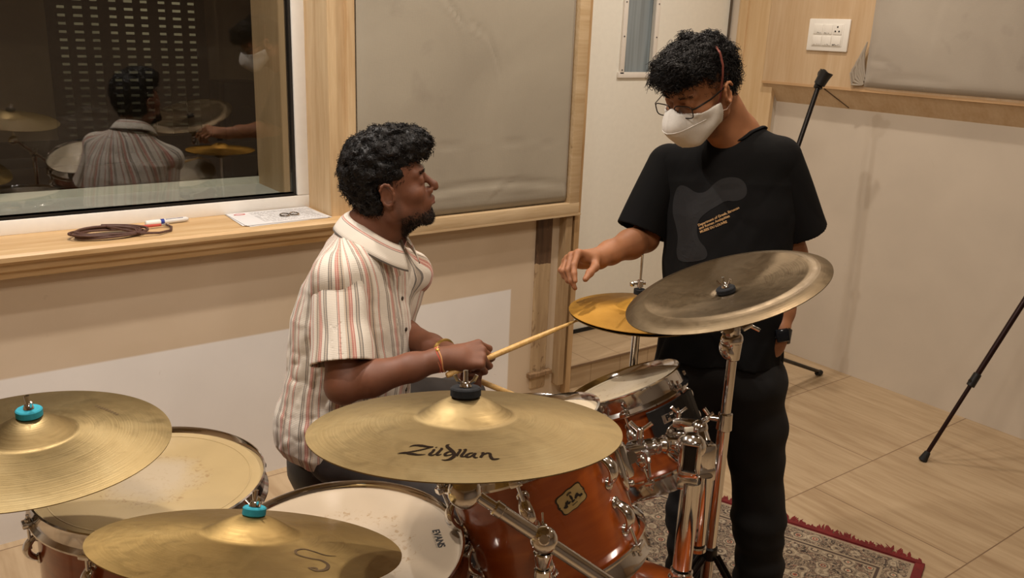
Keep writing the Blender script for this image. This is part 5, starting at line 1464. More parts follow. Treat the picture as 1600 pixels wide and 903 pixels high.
wt = thing('wrist_watch', 'gold-toned watch on the drummer\'s far wrist', 'watch', loc=tuple(wc))
MB().tube([wc+(l1*math.cos(a)+l2*math.sin(a))*.031 for a in np.linspace(0, 2*PI, 29)], .0055, 8, caps=False).done('strap', plain('gold_strap', 'b89550', .3, .8), wt)
MB().lathe([(0, .006), (.013, .006), (.015, .004), (.015, 0), (0, 0)], frame_from(wc-cUa*.036, -cUa)).done('watch_case', plain('gold_strap', 'b89550', .3, .8), wt)

# drumsticks -----------------------------------------------------------------
STK = wood('hickory', 'd8b370', 'bb9050', 'x', 3, .4, knots=False)
def stick(tip, butt, label):
    tip, butt = Vector(tip), Vector(butt); d = (butt-tip).normalized(); t = thing('drumstick', label, 'drumstick', M=frame_from(tip, d)); L = .405
    z = [0, .002, .006, .010, .014, .018, .05, .10, .16, L-.008, L-.002, L]; r = [.0005, .0030, .0045, .0048, .0038, .0030, .0045, .0062, .0072, .0074, .0062, .001]
    MB().tube([(0, 0, a) for a in z], r, 16).done('shaft', STK, t, world=False); return t
LS = .405; B1 = T1+nrm(B1-T1)*LS
stick(T1, B1, 'pale wooden drumstick in the near hand, its tip on the hi-hat')
g2 = A3(W(742, 592, 2.165)); ti2 = A3(W(902, 659, 2.235))
stick(ti2, ti2+nrm(g2-ti2)*LS, 'pale wooden drumstick in the far hand, pointing down at the snare')
# stool ----------------------------------------------------------------------
sx, sy = 1.0, 1.985
so_ = thing('drum_stool', 'round black padded drum stool under the drummer', 'stool', loc=(sx, sy, 0))
MB().lathe([(0, .385), (.10, .385), (.15, .395), (.185, .42), (.200, .46), (.200, .495), (.188, .518), (.15, .528), (0, .525)], Matrix.Translation((sx, sy, 0)), 64).done('seat', plain('black_vinyl', '1d1a18', .5, bump=.1), so_)
MB().cyl((sx, sy, .10), (sx, sy, .39), .016).done('post', CHROME, so_)
tripod(so_, sx, sy, .26, .24, .4, CHROME)
# ================================================================== STANDING MAN
mf = nrm(A3((-.84, -.55, 0))); mr = nrm(np.cross(mf, (0, 0, 1)))
Q0 = A3(W(1122, 585, 2.50)); NM = A3(W(1150, 214, 2.42)); mu = nrm(NM-Q0); LM = np.linalg.norm(NM-Q0)
mSR = A3(W(1046, 256, 2.50)); mSL = A3(W(1216, 246, 2.36))
mER = A3(W(1008, 372, 2.50)); mWR = A3(W(928, 405, 2.33)); mEL = A3(W(1238, 398, 2.45)); mWL = A3(W(1216, 525, 2.40))
mfd = nrm(A3((-.90, -.04, -.44)))
mHR = nrm(np.cross(mfd, (0, 0, 1)))
MHO = A3(W(1133, 147, 2.22))+.078*mHR
M2H = lframe(MHO, mfd)
mm = thing('person', 'standing man in a black printed t-shirt, glasses and white mask, reaching out', 'person', loc=(Q0[0], Q0[1], 0))
B2 = Shape()
hs2 = head_shape(None)
B2.add(lambda P: hs2(tolocal(M2H, P).astype(f32)), .0, MHO, .17)
for s in (-1, 1):
    es = ear_shape(s); B2.add(lambda P, es=es: es(tolocal(M2H, P).astype(f32)), .006, hp(M2H, s*.078, 0, 0), .05)
n0 = hp(M2H, 0, -.045, -.03); 
B2.cone(n0, NM, .054, .060, .03); B2.cone(NM-mf*.008, NM-mu*.11-mf*.01, .062, .080, .03); B2.cone(hp(M2H, 0, .005, -.075), NM+mf*.035-mu*.02, .034, .04, .03)
B2.add(loft([(.0, 0, 0, .13, .09), (.3, 0, 0, .13, .09), (LM-.16, 0, 0, .13, .08), (LM-.09, 0, 0, .08, .06), (LM-.02, 0, 0, .05, .05)], Q0, mu, mr), .04)
cS = NM-mu*.07
B2.chain([cS-mu*.035, mSR-mu*.015, mSR*.5+mER*.5, mER], [.035, .036, .039, .038], .02); B2.chain([cS-mu*.035, mSL-mu*.015, mSL*.5+mEL*.5, mEL], [.035, .036, .039, .038], .02)
B2.chain([mER, mER*.7+mWR*.3, mER*.3+mWR*.7, mWR], [.038, .040, .031, .0255], .02); B2.chain([mEL, mEL*.7+mWL*.3, mEL*.3+mWL*.7, mWL], [.038, .040, .031, .0255], .02)
mK = A3(W(887, 402, 2.27))
hand_prims(B2, mWR, mK-mWR, cUa*.93+cFa*.32+cRa*-.1, -1, [(52, 22, 12), (60, 34, 20), (55, 55, 35), (48, 62, 38)], [(.55, .35, .75), (.80, .10, .55), (.72, -.05, .65)], .98, (.12, .03, -.05, -.14))
hand_prims(B2, mWL, A3(W(1200, 590, 2.44))-mWL, -mr*.9+mf*.2, 1, [(18, 25, 15), (20, 28, 15), (22, 30, 18), (24, 32, 18)], [(.85, .5, .2), (.95, .2, .2), (.98, .0, .2)], .98)
lo = np.minimum.reduce([MHO-.18, mK-.12, mWL-.12, Q0-.2, mSR-.1]); hi = np.maximum.reduce([MHO+.18, mSL+.12, mEL+.12, mSR+.1, mWR+.1, mER+.1]); lo[2] = min(Q0[2]-.05, mWL[2]-.22)
def b2(V):
    q = tolocal(M2H, V); x, y, z = q.T; v = attr_beard(M2H, .55)(V); return v
body2, BV2, BF2 = sdfmesh('body', B2, lo, hi, .0031, SKIN2, mm, {'beard': b2, 'lip': attr_lip(M2H)})
eyes(M2H, mm)
def vol2(q):
    d = d_ell(q, (0, .0, .072), (.080, .100, .078))
    d = smin(d, d_ell(q, (.0, .072, .090), (.064, .054, .042)), .03)
    d = smin(d, d_ell(q, (0, -.045, .035), (.076, .066, .075)), .03)
    return d
def cut2(q):
    x, y, z = q.T
    hl = .060+.35*np.maximum(np.abs(x)-.02, 0)*(x < 0)-.10*np.maximum(x, 0)+.10*(y-.09)
    c = np.minimum(y-.035, hl-z)
    side = np.minimum(np.minimum(y-.012, .030-z+.0*y), 1.0); c = np.maximum(c, np.minimum(side, .2))
    ear = np.minimum(np.minimum(y+.026, .030-z), .06-y); c = np.maximum(c, ear)
    c = np.maximum(c, -(z+.050+.2*(y+.08))); return c.astype(f32)
hair_clump('hair', M2H, mm, vol2, cut2, 5000, .021, .0054, 2, lambda q, n: n*1.0+np.array([0, .45, -.15]), amp=.012, turns=1.4, nsc=42)
qb = tolocal(M2H, BV2)
sel = np.where((np.abs(qb[:, 2]-.031) < .0038) & (qb[:, 1] > .070) & (np.abs(qb[:, 0]) < .046) & (np.abs(qb[:, 0]) > .012))[0]; sel = rng.choice(sel, 130)
De = (np.sign(qb[sel][:, :1])*np.array([[.8, 0, 0]])+np.array([0, .25, .25]))@np.array(M2H)[:3, :3].T
strands('eyebrow', BV2[sel], De/np.linalg.norm(De, axis=1)[:, None], .009, .0004, HAIR, mm, .0008, .4, seg=4, jitter=.2)
# mask -----------------------------------------------------------------------
def mask_raw(q):
    x, y, z = q.T
    a = d_ell(q, (0, .060, -.044), (.061, .058, .056)); b = d_cone(q, (0, .095, .002), (0, .120, -.036), .012, .012); b2_ = d_cone(q, (0, .120, -.036), (0, .090, -.095), .012, .010)
    d = smin(a, b, .05); d = smin(d, b2_, .06)
    for s in (-1, 1): d = smin(d, d_cone(q, (s*.04, .07, -.01), (s*.066, .022, -.018), .012, .006), .03)
    for s in (-1, 1): d = smin(d, d_cone(q, (s*.03, .08, -.09), (s*.064, .022, -.04), .010, .006), .04)
    d = smin(d, hs2(np.ascontiguousarray(q, f32))-.0035, .012)
    d = d-.0015*np.exp(-(x/.0028)**2)
    return d
def mask_f(P):
    q = tolocal(M2H, P).astype(f32); x, y, z = q.T; d = mask_raw(q)
    d = np.maximum(d, -(d+.0042)); top = z-(.002-.016*np.clip(np.abs(x)/.06, 0, 1)+.010*np.exp(-(x/.018)**2)); bot = -(z+.106-.55*np.clip(.085-y, 0, .08))
    d = np.maximum(d, np.maximum(top, bot)); d = np.maximum(d, .018-y); return d.astype(f32)
MASK = plain('white_mask_fabric', 'd9d4cb', .8, noise=.03, nscale=200, bump=.1)
mk_ = thing('face_mask', 'white folded respirator mask worn by the standing man', 'mask', loc=tuple(hp(M2H, 0, .1, -.05)))
mobj = sdfmesh('mask_shell', mask_f, MHO-.17, MHO+.17, .0021, MASK, mk_)[0]
seam = []
for k in range(25):
    a = -1.15+2.3*k/24; x = .064*math.sin(a)/math.sin(1.15); q = np.array([[x, .2, -.036-.010*math.cos(a)+.004]], f32)
    for it in range(30): q[0, 1] -= mask_raw(q)[0]*.9
    seam.append(hp(M2H, q[0, 0], q[0, 1]+.0004, q[0, 2]))
MB().tube(seam, .0012, 6).done('seam', MASK, mobj)
STRAP = plain('strap_brown_red', '6e3428', .7)
def onhair(y, z, ex=.0):
    s = -1; x = 0.0; q = np.array([[-.16, y, z]], f32)
    for it in range(40): q[0, 0] += float(np.clip(vol2(q)[0]*.8, 0, .02)) if q[0, 0] < -.01 else 0
    return hp(M2H, q[0, 0]-ex, y, z)
pts = [hp(M2H, -.067, .028, -.022), hp(M2H, -.078, .020, .0), hp(M2H, -.082, .012, .028)]+[hp(M2H, -.086, .006, .05), hp(M2H, -.089, .0, .08), hp(M2H, -.080, -.008, .110), hp(M2H, -.06, -.02, .120)]
MB().tube(pts, .0022, 8, sq=(1.6, .5)).done('strap', STRAP, mobj)
pts = [hp(M2H, .067, .028, -.022), hp(M2H, .080, .0, .02), hp(M2H, .088, -.03, .08), hp(M2H, .05, -.04, .12)]
MB().tube(pts, .0022, 8, sq=(1.6, .5)).done('strap', STRAP, mobj)
# ear loop in pale elastic
MB().tube([hp(M2H, -.066, .022, -.040), hp(M2H, -.078, .004, -.040), hp(M2H, -.079, -.016, -.03), hp(M2H, -.078, -.024, .0)], .0017, 8).done('ear_loop', plain('elastic_pale', 'd8b9a6', .6), mobj)
# glasses --------------------------------------------------------------------
gl = thing('glasses', 'thin dark rectangular glasses low on the standing man\'s nose', 'glasses', loc=tuple(hp(M2H, 0, .11, .0)))
FRM = plain('glasses_frame', '2b2622', .3, .7)
gy, gz = .112, .002
for s in (-1, 1):
    cx = s*.034; pts = []
    for k in range(41):
        a = 2*PI*k/40; c_, s_ = math.cos(a), math.sin(a); x = cx+.0265*abs(c_)**.45*np.sign(c_); z = gz+.0165*abs(s_)**.5*np.sign(s_)
        pts.append(hp(M2H, x, gy-.10*abs(x)*1.0+.003, z))
    MB().tube(pts, .0015, 8, caps=False).done('rim', FRM, gl)
    v = [pts[k] for k in range(40)]; lens = mkmesh('lens', np.array(v), [tuple(range(40))], glass_mat('lens_glass'), gl, False)
    MB().tube([hp(M2H, s*.061, gy-.004, gz+.008), hp(M2H, s*.068, gy-.010, gz+.010), hp(M2H, s*.079, .055, .014), hp(M2H, s*.082, .0, .020), hp(M2H, s*.080, -.022, .004)], .0014, 8, sq=(1.6, .7)).done('temple', FRM, gl)
    MB().tube([hp(M2H, s*.009, gy, gz), hp(M2H, s*.010, gy-.006, gz-.008)], .0008, 6).done('nose_pad_arm', FRM, gl)
MB().tube([hp(M2H, -.0085, gy+.002, gz+.006), hp(M2H, 0, gy+.004, gz+.009), hp(M2H, .0085, gy+.002, gz+.006)], .0012, 8).done('bridge', FRM, gl)

# t-shirt --------------------------------------------------------------------
t = MT('black_cotton'); n = t.noise(t.coord(), 180, 3); n2 = t.noise(t.coord(), 5, 3)
t.set(Base_Color=t.ramp(n2, [(.3, '080808'), (.7, '0c0b0c')]), Roughness=.9, Sheen_Weight=.0); t.b.inputs['Specular IOR Level'].default_value = .2; t.bump(n, .2, .0005); TEE = t.m
mt_ = loft([(.035, 0, .0, .176, .125), (.12, 0, 0, .172, .120), (.30, 0, .005, .176, .120), (LM-.22, 0, .0, .184, .122), (LM-.13, 0, -.005, .180, .115), (LM-.07, 0, -.01, .150, .095), (LM-.015, 0, -.01, .095, .075), (LM+.02, 0, -.005, .07, .07)], Q0, mu, mr)
def tee_f(P):
    d = mt_(P); d = smin(d, d_cone(P, NM-mu*.075, mSR-mu*.008, .072, .066), .06); d = smin(d, d_cone(P, NM-mu*.075, mSL-mu*.008, .072, .066), .06)
    s = (P-Q0)@mu; d = d+(folds(P, .006, 8, mu+.4*mr)+folds(P, .003, 20, mu-.5*mr))*np.clip(1.25-s/LM, .25, 1.1)
    q = P-(NM+mf*.006+mu*.02); r = np.linalg.norm(q-np.outer(q@mu, mu), axis=1)
    d = smax(d, -np.maximum(r-.070, -(q@mu)-.052-.30*(q@mf)), .006)
    return d.astype(f32)
tee, TV, TF = sdfmesh('t_shirt', tee_f, Q0-np.array([.34, .34, .05]), NM+np.array([.34, .34, .06]), .004, TEE, mm)
def tsleeve(S0, H0, r0, r1, nm):
    ax_ = nrm(H0-S0); L = np.linalg.norm(H0-S0)
    def f(P):
        s = (P-S0)@ax_; d = d_ocone(P, S0, S0+ax_*L, r0, r1)+folds(P, .005, 10, ax_)*np.clip(s/L, .1, 1)
        di = d+.007; d = np.maximum(d, s-L); d = np.maximum(d, -np.maximum(di, (L-.10)-s)); return np.maximum(d, -(s+.06)).astype(f32)
    return sdfmesh(nm, f, np.minimum(S0, S0+ax_*L)-.15, np.maximum(S0, S0+ax_*L)+.15, .0038, TEE, tee)[0]
tsleeve(mSR-mu*.006, A3(W(1003, 362, 2.50)), .064, .078, 'sleeve')
tsleeve(mSL-mu*.006, A3(W(1247, 362, 2.44)), .064, .084, 'sleeve')
# ribbed neckband
nb = []
for k in range(49):
    a = 2*PI*k/48; rr = .0705; q = -mf*math.cos(a)*rr+mr*math.sin(a)*rr; p = NM+mf*.006+mu*.02+q; 
    hgt = -.050-.30*(q@mf); p = p+mu*(hgt+.002)
    nb.append(p)
bvh2 = BVHTree.FromPolygons([tuple(v) for v in TV], [tuple(f) for f in TF.tolist()])
def snap(p, off=.001):
    h = bvh2.find_nearest(Vector(p)); return A3(h[0])
nb2 = []
for k in range(49):
    a = 2*PI*k/48; dirv = -mf*math.cos(a)+mr*math.sin(a); o = NM+mf*.006+mu*.12+dirv*.0755
    h = bvh2.ray_cast(Vector(o), Vector(-mu)); nb2.append(A3(h[0])+mu*.001 if h[0] is not None else nb[k])
MB().tube(nb2, .006, 8, caps=False, sq=(.7, 1.3)).done('neckband', TEE, tee)
# print on the chest: projected from the front onto the cloth
def chest(px_, py_, off=.0012):
    d = Vector(W(px_, py_, 1)-CAMP).normalized(); h = bvh2.ray_cast(CAMP, d); return h
def print_on(v, f, p0, p1, name, mat):
    """lay a flat drawing on the chest: x along p0->p1 on the cloth, projected along the chest direction"""
    a = A3(chest(*p0)[0]); b = A3(chest(*p1)[0]); ex = b-a; ex -= mf*np.dot(ex, mf); L = np.linalg.norm(ex); ex /= L; ey = np.cross(-mf, ex)*-1
    if ey[2] < 0: ey = -ey
    w0 = min(x for x, *_ in v); w1 = max(x for x, *_ in v); sc = L/(w1-w0); out = []
    for x, y, *_ in v:
        o = a+ex*(x-w0)*sc+ey*y*sc+mf*.4; h = bvh2.ray_cast(Vector(o), Vector(-mf)); p = A3(h[0]) if h[0] is not None else o-mf*.4
        out.append(p+mf*.0016)
    return mkmesh(name, np.array(out), f, mat, tee, False)
PRT = plain('print_sand', 'b08a5c', .7)
v, f = textmesh('Department of Greek, Etruscan', .05, .0012); print_on(v, f, (1091, 352), (1155, 324), 'printed_line', PRT)
v, f = textmesh('and Roman Antiquities', .05, .0012); print_on(v, f, (1092.5, 357), (1140, 337), 'printed_line', PRT)
v, f = textmesh('MUSEE DU LOUVRE', .05, .0016); print_on(v, f, (1094, 362.5), (1136, 346), 'printed_line', PRT)
# faint dark grey figure-like patch
blob = [(1054, 300), (1062, 288), (1075, 292), (1088, 302), (1104, 300), (1118, 284), (1136, 276), (1158, 278), (1168, 292), (1166, 308), (1150, 315), (1134, 313), (1120, 322), (1106, 330), (1092, 342), (1088, 358), (1092, 376), (1104, 388), (1106, 402), (1094, 408), (1062, 410), (1056, 396), (1060, 372), (1056, 352), (1050, 330)]
for _ in range(2): blob = [q for i in range(len(blob)) for q in ((.75*blob[i][0]+.25*blob[(i+1) % len(blob)][0], .75*blob[i][1]+.25*blob[(i+1) % len(blob)][1]), (.25*blob[i][0]+.75*blob[(i+1) % len(blob)][0], .25*blob[i][1]+.75*blob[(i+1) % len(blob)][1]))]
bm = bmesh.new(); vv = [bm.verts.new((x, -y, 0)) for x, y in blob]; fc = bm.faces.new(vv); bmesh.ops.triangulate(bm, faces=[fc])
for _ in range(2): bmesh.ops.subdivide_edges(bm, edges=bm.edges[:], cuts=1, use_grid_fill=True); bmesh.ops.triangulate(bm, faces=bm.faces[:])
bm.verts.index_update(); out = []
for q in bm.verts:
    h = chest(q.co.x, -q.co.y); p = A3(h[0]) if h[0] is not None else A3(W(q.co.x, -q.co.y, 2.3)); out.append(p+mf*.0009)
fs = [tuple(x.index for x in p.verts) for p in bm.faces]; bm.free()
mkmesh('printed_patch', np.array(out), fs, plain('print_grey', '100f11', .85, noise=.2, nscale=25), tee, False)

# trousers -------------------------------------------------------------------
hR = Q0+mr*.085-mu*.0; hL = Q0-mr*.085
def foot_at(px_, py_, z):
    d = W(px_, py_, 1)-CAMP; tt = (z-CAMP.z)/d.z; return A3(CAMP+d*tt)
aL = A3(W(1186, 893, 2.62)); aR = A3(W(1074, 880, 2.66)); kL = A3(W(1182, 712, 2.53)); kR = A3(W(1077, 705, 2.58))
print('MAN ankles', aL, aR, 'hips', hL, hR, 'knees', kL, kR, 'Q0', Q0, 'NM', NM, 'LM', LM, 'LT', LT)
T2 = Shape(); T2.ell(Q0+mu*.02, (.150, .110, .11), .03, np.stack([mr, mf, mu], 1)); T2.cone(hR, hL, .10, .10, .04)
T2.chain([hL-mu*.02, hL*.4+kL*.6, kL, kL*.45+aL*.55, aL, aL-A3((0, 0, .02))], [.105, .088, .076, .074, .066, .068], .03)
T2.chain([hR-mu*.02, hR*.4+kR*.6, kR, kR*.45+aR*.55, aR, aR-A3((0, 0, .02))], [.100, .082, .066, .060, .054, .056], .03)
def tro2(P):
    z = P[:, 2]; return (T2(P)+.005*fol(P, 12, 2)+.004*np.sin(z*85+4*fol(P, 6, 1))*np.clip((.42-z)/.3, 0, 1)).astype(f32)
BLT = plain('black_trousers', '0e0d0e', .9, noise=.1)
lo = np.minimum.reduce([aL, aR, Q0])-.2; hi = np.maximum.reduce([aL, aR, Q0])+.22; lo[2] = .03
sdfmesh('trousers', tro2, lo, hi, .006, BLT, mm)
SH = plain('black_shoe', '121214', .5)
shoe(aL, (-.55, -.8, 0), 'shoe', SH, mm); shoe(aR, (-.8, -.6, 0), 'shoe', SH, mm)
# watch with dark cuff
ax = nrm(mWL-mEL); e1_ = nrm(np.cross(ax, (0, 0, 1))); e2_ = np.cross(ax, e1_); wc = mWL-ax*.004
ww = thing('wrist_watch', 'black watch on the standing man\'s lowered wrist', 'watch', loc=tuple(wc))
b = MB(); n = 28; vs = []
for k in range(n):
    a = 2*PI*k/n
    for off, r in ((-.018, .029), (-.018, .034), (.018, .034), (.018, .029)): vs.append(wc+ax*off+(e1_*math.cos(a)+e2_*math.sin(a))*r)
b.add(vs, [(k*4+i, ((k+1) % n)*4+i, ((k+1) % n)*4+(i+1) % 4, k*4+(i+1) % 4) for k in range(n) for i in range(4)]); b.done('strap', BLACKP, ww)
MB().box((0, 0, .004), (.036, .036, .010), frame_from(wc-cFa*.034, -cFa), .005).done('watch_case', plain('watch_glass', '1a1d22', .12, .3), ww)
# ================================================================== SMALL THINGS, STANDS, RUG
# paper stack on the sill
ZS = .9605
pp = thing('paper_stack', 'loose stack of printed white sheets at the right end of the window sill', 'paper', loc=(1.19, 2.97, ZS))
PAP = plain('paper_white', 'd9d7d6', .7, noise=.02)
def quad_sheet(c, z, dz, nm, par, mat):
    vs = []; 
    for zz in (z, z+dz): vs += [(x, y, zz) for x, y in c]
    return mkmesh(nm, vs, [(3, 2, 1, 0), (4, 5, 6, 7), (0, 1, 5, 4), (1, 2, 6, 5), (2, 3, 7, 6), (3, 0, 4, 7)], mat, par, False)
base = [(1.022, 2.863), (1.335, 2.868), (1.333, 3.070), (1.024, 3.066)]
def jit(c, s, a, dx, dy):
    cx, cy = sum(p[0] for p in c)/4, sum(p[1] for p in c)/4
    return [(cx+dx+(x-cx)*math.cos(a)-(y-cy)*math.sin(a), cy+dy+(x-cx)*math.sin(a)+(y-cy)*math.cos(a)) for x, y in c]
for k, (a, dx, dy) in enumerate(((.05, .006, -.004), (-.04, -.004, .002), (.02, .002, 0), (0, 0, 0))):
    top = quad_sheet(jit(base, 1, a, dx, dy), ZS+k*.0011, .0009, 'sheet', pp, PAP)
zt = ZS+.0044+.0002
ln = MB()
for k in range(13):
    y = 3.045-.0135*k; x = 1.10
    while x < 1.315:
        w_ = random.uniform(.006, .022); 
        if random.random() < .88: ln.box((x+w_/2, y, zt), (w_, .0022, .0003))
        x += w_+.004
ln.done('printed_text', plain('print_pale_grey', '9a9794', .8), top, smooth=False)
MB().tube([(1.063+.020*math.cos(a), 3.035+.010*math.sin(a), zt) for a in np.linspace(0, 2*PI, 25)], .0011, 6, caps=False).done('red_ring', plain('red_pen', 'b8423a', .6), top)
SIL = plain('silver', 'c9c6c2', .15, 1.0)
for (cx, cy, lb) in ((1.195, 2.945, 'small silver ring on the papers, the left one of the pair'), (1.232, 2.948, 'small silver ring on the papers, the right one of the pair')):
    r = MB().tube([(cx+.016*math.cos(a), cy+.016*math.sin(a), zt+.0042+.0015*math.sin(a)) for a in np.linspace(0, 2*PI, 29)], .0030, 8, caps=False)
    r.ell((cx+.004, cy+.015, zt+.006), (.006, .004, .004), None, 10, 6); o = r.done('finger_ring', SIL); tag(o, lb, 'ring', 'silver rings on the papers')
# coiled braided cable
cb = thing('coiled_cable', 'coil of dark red braided cable on the window sill', 'cable', loc=(.60, 2.93, ZS))
t = MT('braided_red'); w1 = t.n('ShaderNodeTexWave'); w1.inputs['Scale'].default_value = 90; t.l(t.coord((1, .6, 1)), w1.inputs['Vector']); 
t.set(Base_Color=t.ramp(w1.outputs['Fac'], [(.3, '1c0d0b'), (.6, '42190f'), (.85, '74503f')]), Roughness=.6)
pts = []; N = 260
for k in range(N):
    a = k/N*2*PI*6.3; rr = .062+.006*math.sin(a*.37)+.003*math.sin(a*1.7); c = (.60+.010*math.sin(a*.21), 2.925+.005*math.cos(a*.3))
    pts.append((c[0]+rr*1.55*math.cos(a), c[1]+rr*.80*math.sin(a), ZS+.006+.018*(k/N)*abs(math.sin(a*.5+.3))+.004*math.sin(a*.9)**2))
MB().tube(pts, .0042, 8).done('cord', t.m, cb)
end = [pts[-1], (.685, 2.87, ZS+.012), (.74, 2.868, ZS+.008), (.785, 2.90, ZS+.005), (.80, 2.945, ZS+.006), (.79, 2.985, ZS+.008)]
MB().tube([Vector(end[0]), Vector(end[1])*.5+Vector(end[0])*.5]+[Vector(e) for e in end[1:]], .0040, 8).done('cord', t.m, cb)
MB().tube([(.70, 2.962, ZS+.012), (.775, 2.975, ZS+.009)], [.0055, .0045], 12).done('plug_sleeve', plain('plug_red', 'b4483c', .4), cb)
MB().cyl((.775, 2.975, ZS+.009), (.80, 2.979, ZS+.008), .0030, seg=10).done('plug_tip', SIL, cb)
# marker pen
mp_ = thing('marker_pen', 'white marker pen with a blue band lying on the window sill', 'pen', loc=(.83, 3.0, ZS))
d0 = V3(.735, 3.012, ZS+.010); d1 = V3(.90, 3.030, ZS+.009); dd = (d1-d0).normalized()
MB().tube([d0, d0+dd*.003, d0+dd*.048, d0+dd*.05], [.007, .0098, .0098, .009], 18).done('cap', plain('cap_white', 'e0ded8', .3), mp_)
MB().tube([d0+dd*.05, d0+dd*.062], [.0096, .0096], 18).done('band', plain('band_blue', '20378c', .35), mp_)
MB().tube([d0+dd*.062, d0+dd*.135, d0+dd*.142, d0+dd*.146], [.0090, .0088, .0070, .005], 18).done('barrel', plain('barrel_white', 'd6d4d0', .3), mp_)
lt = MB()
for k in range(12):
    a = d0+dd*(.070+.005*k); lt.box((0, 0, 0), (random.uniform(.002, .004), .004, .0004), frame_from(a+Vector((0, -.0045, .0078)), (0, -.5, .87), tuple(dd)))
lt.done('barrel_print', plain('pen_print', '55506a', .6), mp_, smooth=False)

# microphone stand in the corner
def mic():
    top = W(1248, 225, 3.80); clip = W(1281, 128, 3.80)
    dirb = (clip-top).normalized(); low = top-dirb*.38; pv = top-dirb*.30
    s = thing('microphone_stand', 'black microphone stand with an empty clip, by the far corner', 'microphone stand', loc=(pv.x, pv.y, 0))
    MB().cyl((pv.x, pv.y, .10), (pv.x, pv.y, .62), .0125).done('lower_tube', BLACKM, s); MB().cyl((pv.x, pv.y, .60), (pv.x, pv.y, pv.z), .009).done('upper_tube', BLACKM, s)
    MB().cyl((pv.x, pv.y, .60), (pv.x, pv.y, .66), .018, seg=16, bev=.003).done('height_clutch', BLACKP, s)
    MB().tube([low, top, clip], .0105, 12).done('boom', BLACKM, s)
    MB().ell(tuple(pv), (.022, .022, .022), None, 16, 10).done('boom_knob', BLACKP, s)
    b = MB(); b.cyl(clip-dirb*.03, clip+dirb*.03, .019, .017, 16, bev=.003); b.ell(tuple(clip+dirb*.035), (.021, .021, .023), None, 14, 8); b.done('clip_joint', BLACKP, s)
    c0 = W(1282, 129, 3.78); c1 = W(1292, 112, 3.76)
    m = frame_from(c0, (c1-c0)); L = (c1-c0).length
    MB().lathe([(.014, -.01), (.024, -.01), (.026, L*.5), (.030, L), (.022, L), (.016, .01)], m, 20, closed=True, a0=.4, a1=2*PI-.4).tube([clip+dirb*.02, c0], .010, 10).done('clip', BLACKP, s)
    ft = pl_floor(1283, 585); 
    for k, tgt in enumerate((ft, None, None)):
        c = V3(pv.x, pv.y, .0); r0 = (ft-c).length; a = math.atan2(ft.y-c.y, ft.x-c.x)+(0, 2.09, 3.84)[k]; p = c+V3(math.cos(a), math.sin(a), 0)*r0*.98
        lg = MB().tube([V3(pv.x, pv.y, .27), p+V3(0, 0, .016)], .0095, 10).done('leg', BLACKM, s)
        d = (p-c).normalized(); MB().tube([p-d*.035+V3(0, 0, .020), p+V3(0, 0, .014), p+d*.012+V3(0, 0, .013)], [.013, .015, .010], 12).done('rubber_foot', RUBBER, lg)
def pl_floor(x, y):
    d = W(x, y, 1)-CAMP; return CAMP+d*(-CAMP.z/d.z)
mic()
# tripod leg at the right edge
f0 = pl_floor(1441, 720); ap_ = V3(3.66, 1.395, .80); 
tp = thing('tripod_stand', 'dark maroon tripod stand cut by the right edge, one leg on the tiles', 'tripod', loc=(ap_.x, ap_.y, 0))
MAR = plain('maroon_black_metal', '2a1614', .35, .5)
for k, q in enumerate((f0, V3(3.84, 1.12, 0), V3(3.46, .93, 0))):
    dd = (ap_-q).normalized(); lg = MB().tube([q+dd*.03, q+dd*.42], .0085, 12).tube([q+dd*.40, ap_], .0115, 12).done('leg', MAR, tp)
    MB().cyl(q+dd*.36, q+dd*.42, .0165, .0155, 14, bev=.003).tube([q+dd*.385, q+dd*.385-cR*.018-cF*.005], .008, 8).done('leg_lock', BLACKP, lg)
    MB().cyl(q+V3(0, 0, .001), q+dd*.045, .0175, .012, 14, bev=.003).done('rubber_foot', RUBBER, lg)
MB().cyl(ap_-V3(0, 0, .03), ap_+V3(0, 0, .03), .03, seg=20, bev=.004).done('hub', BLACKP, tp)
MB().cyl(ap_, ap_+V3(0, 0, .55), .013).done('centre_column', MAR, tp)

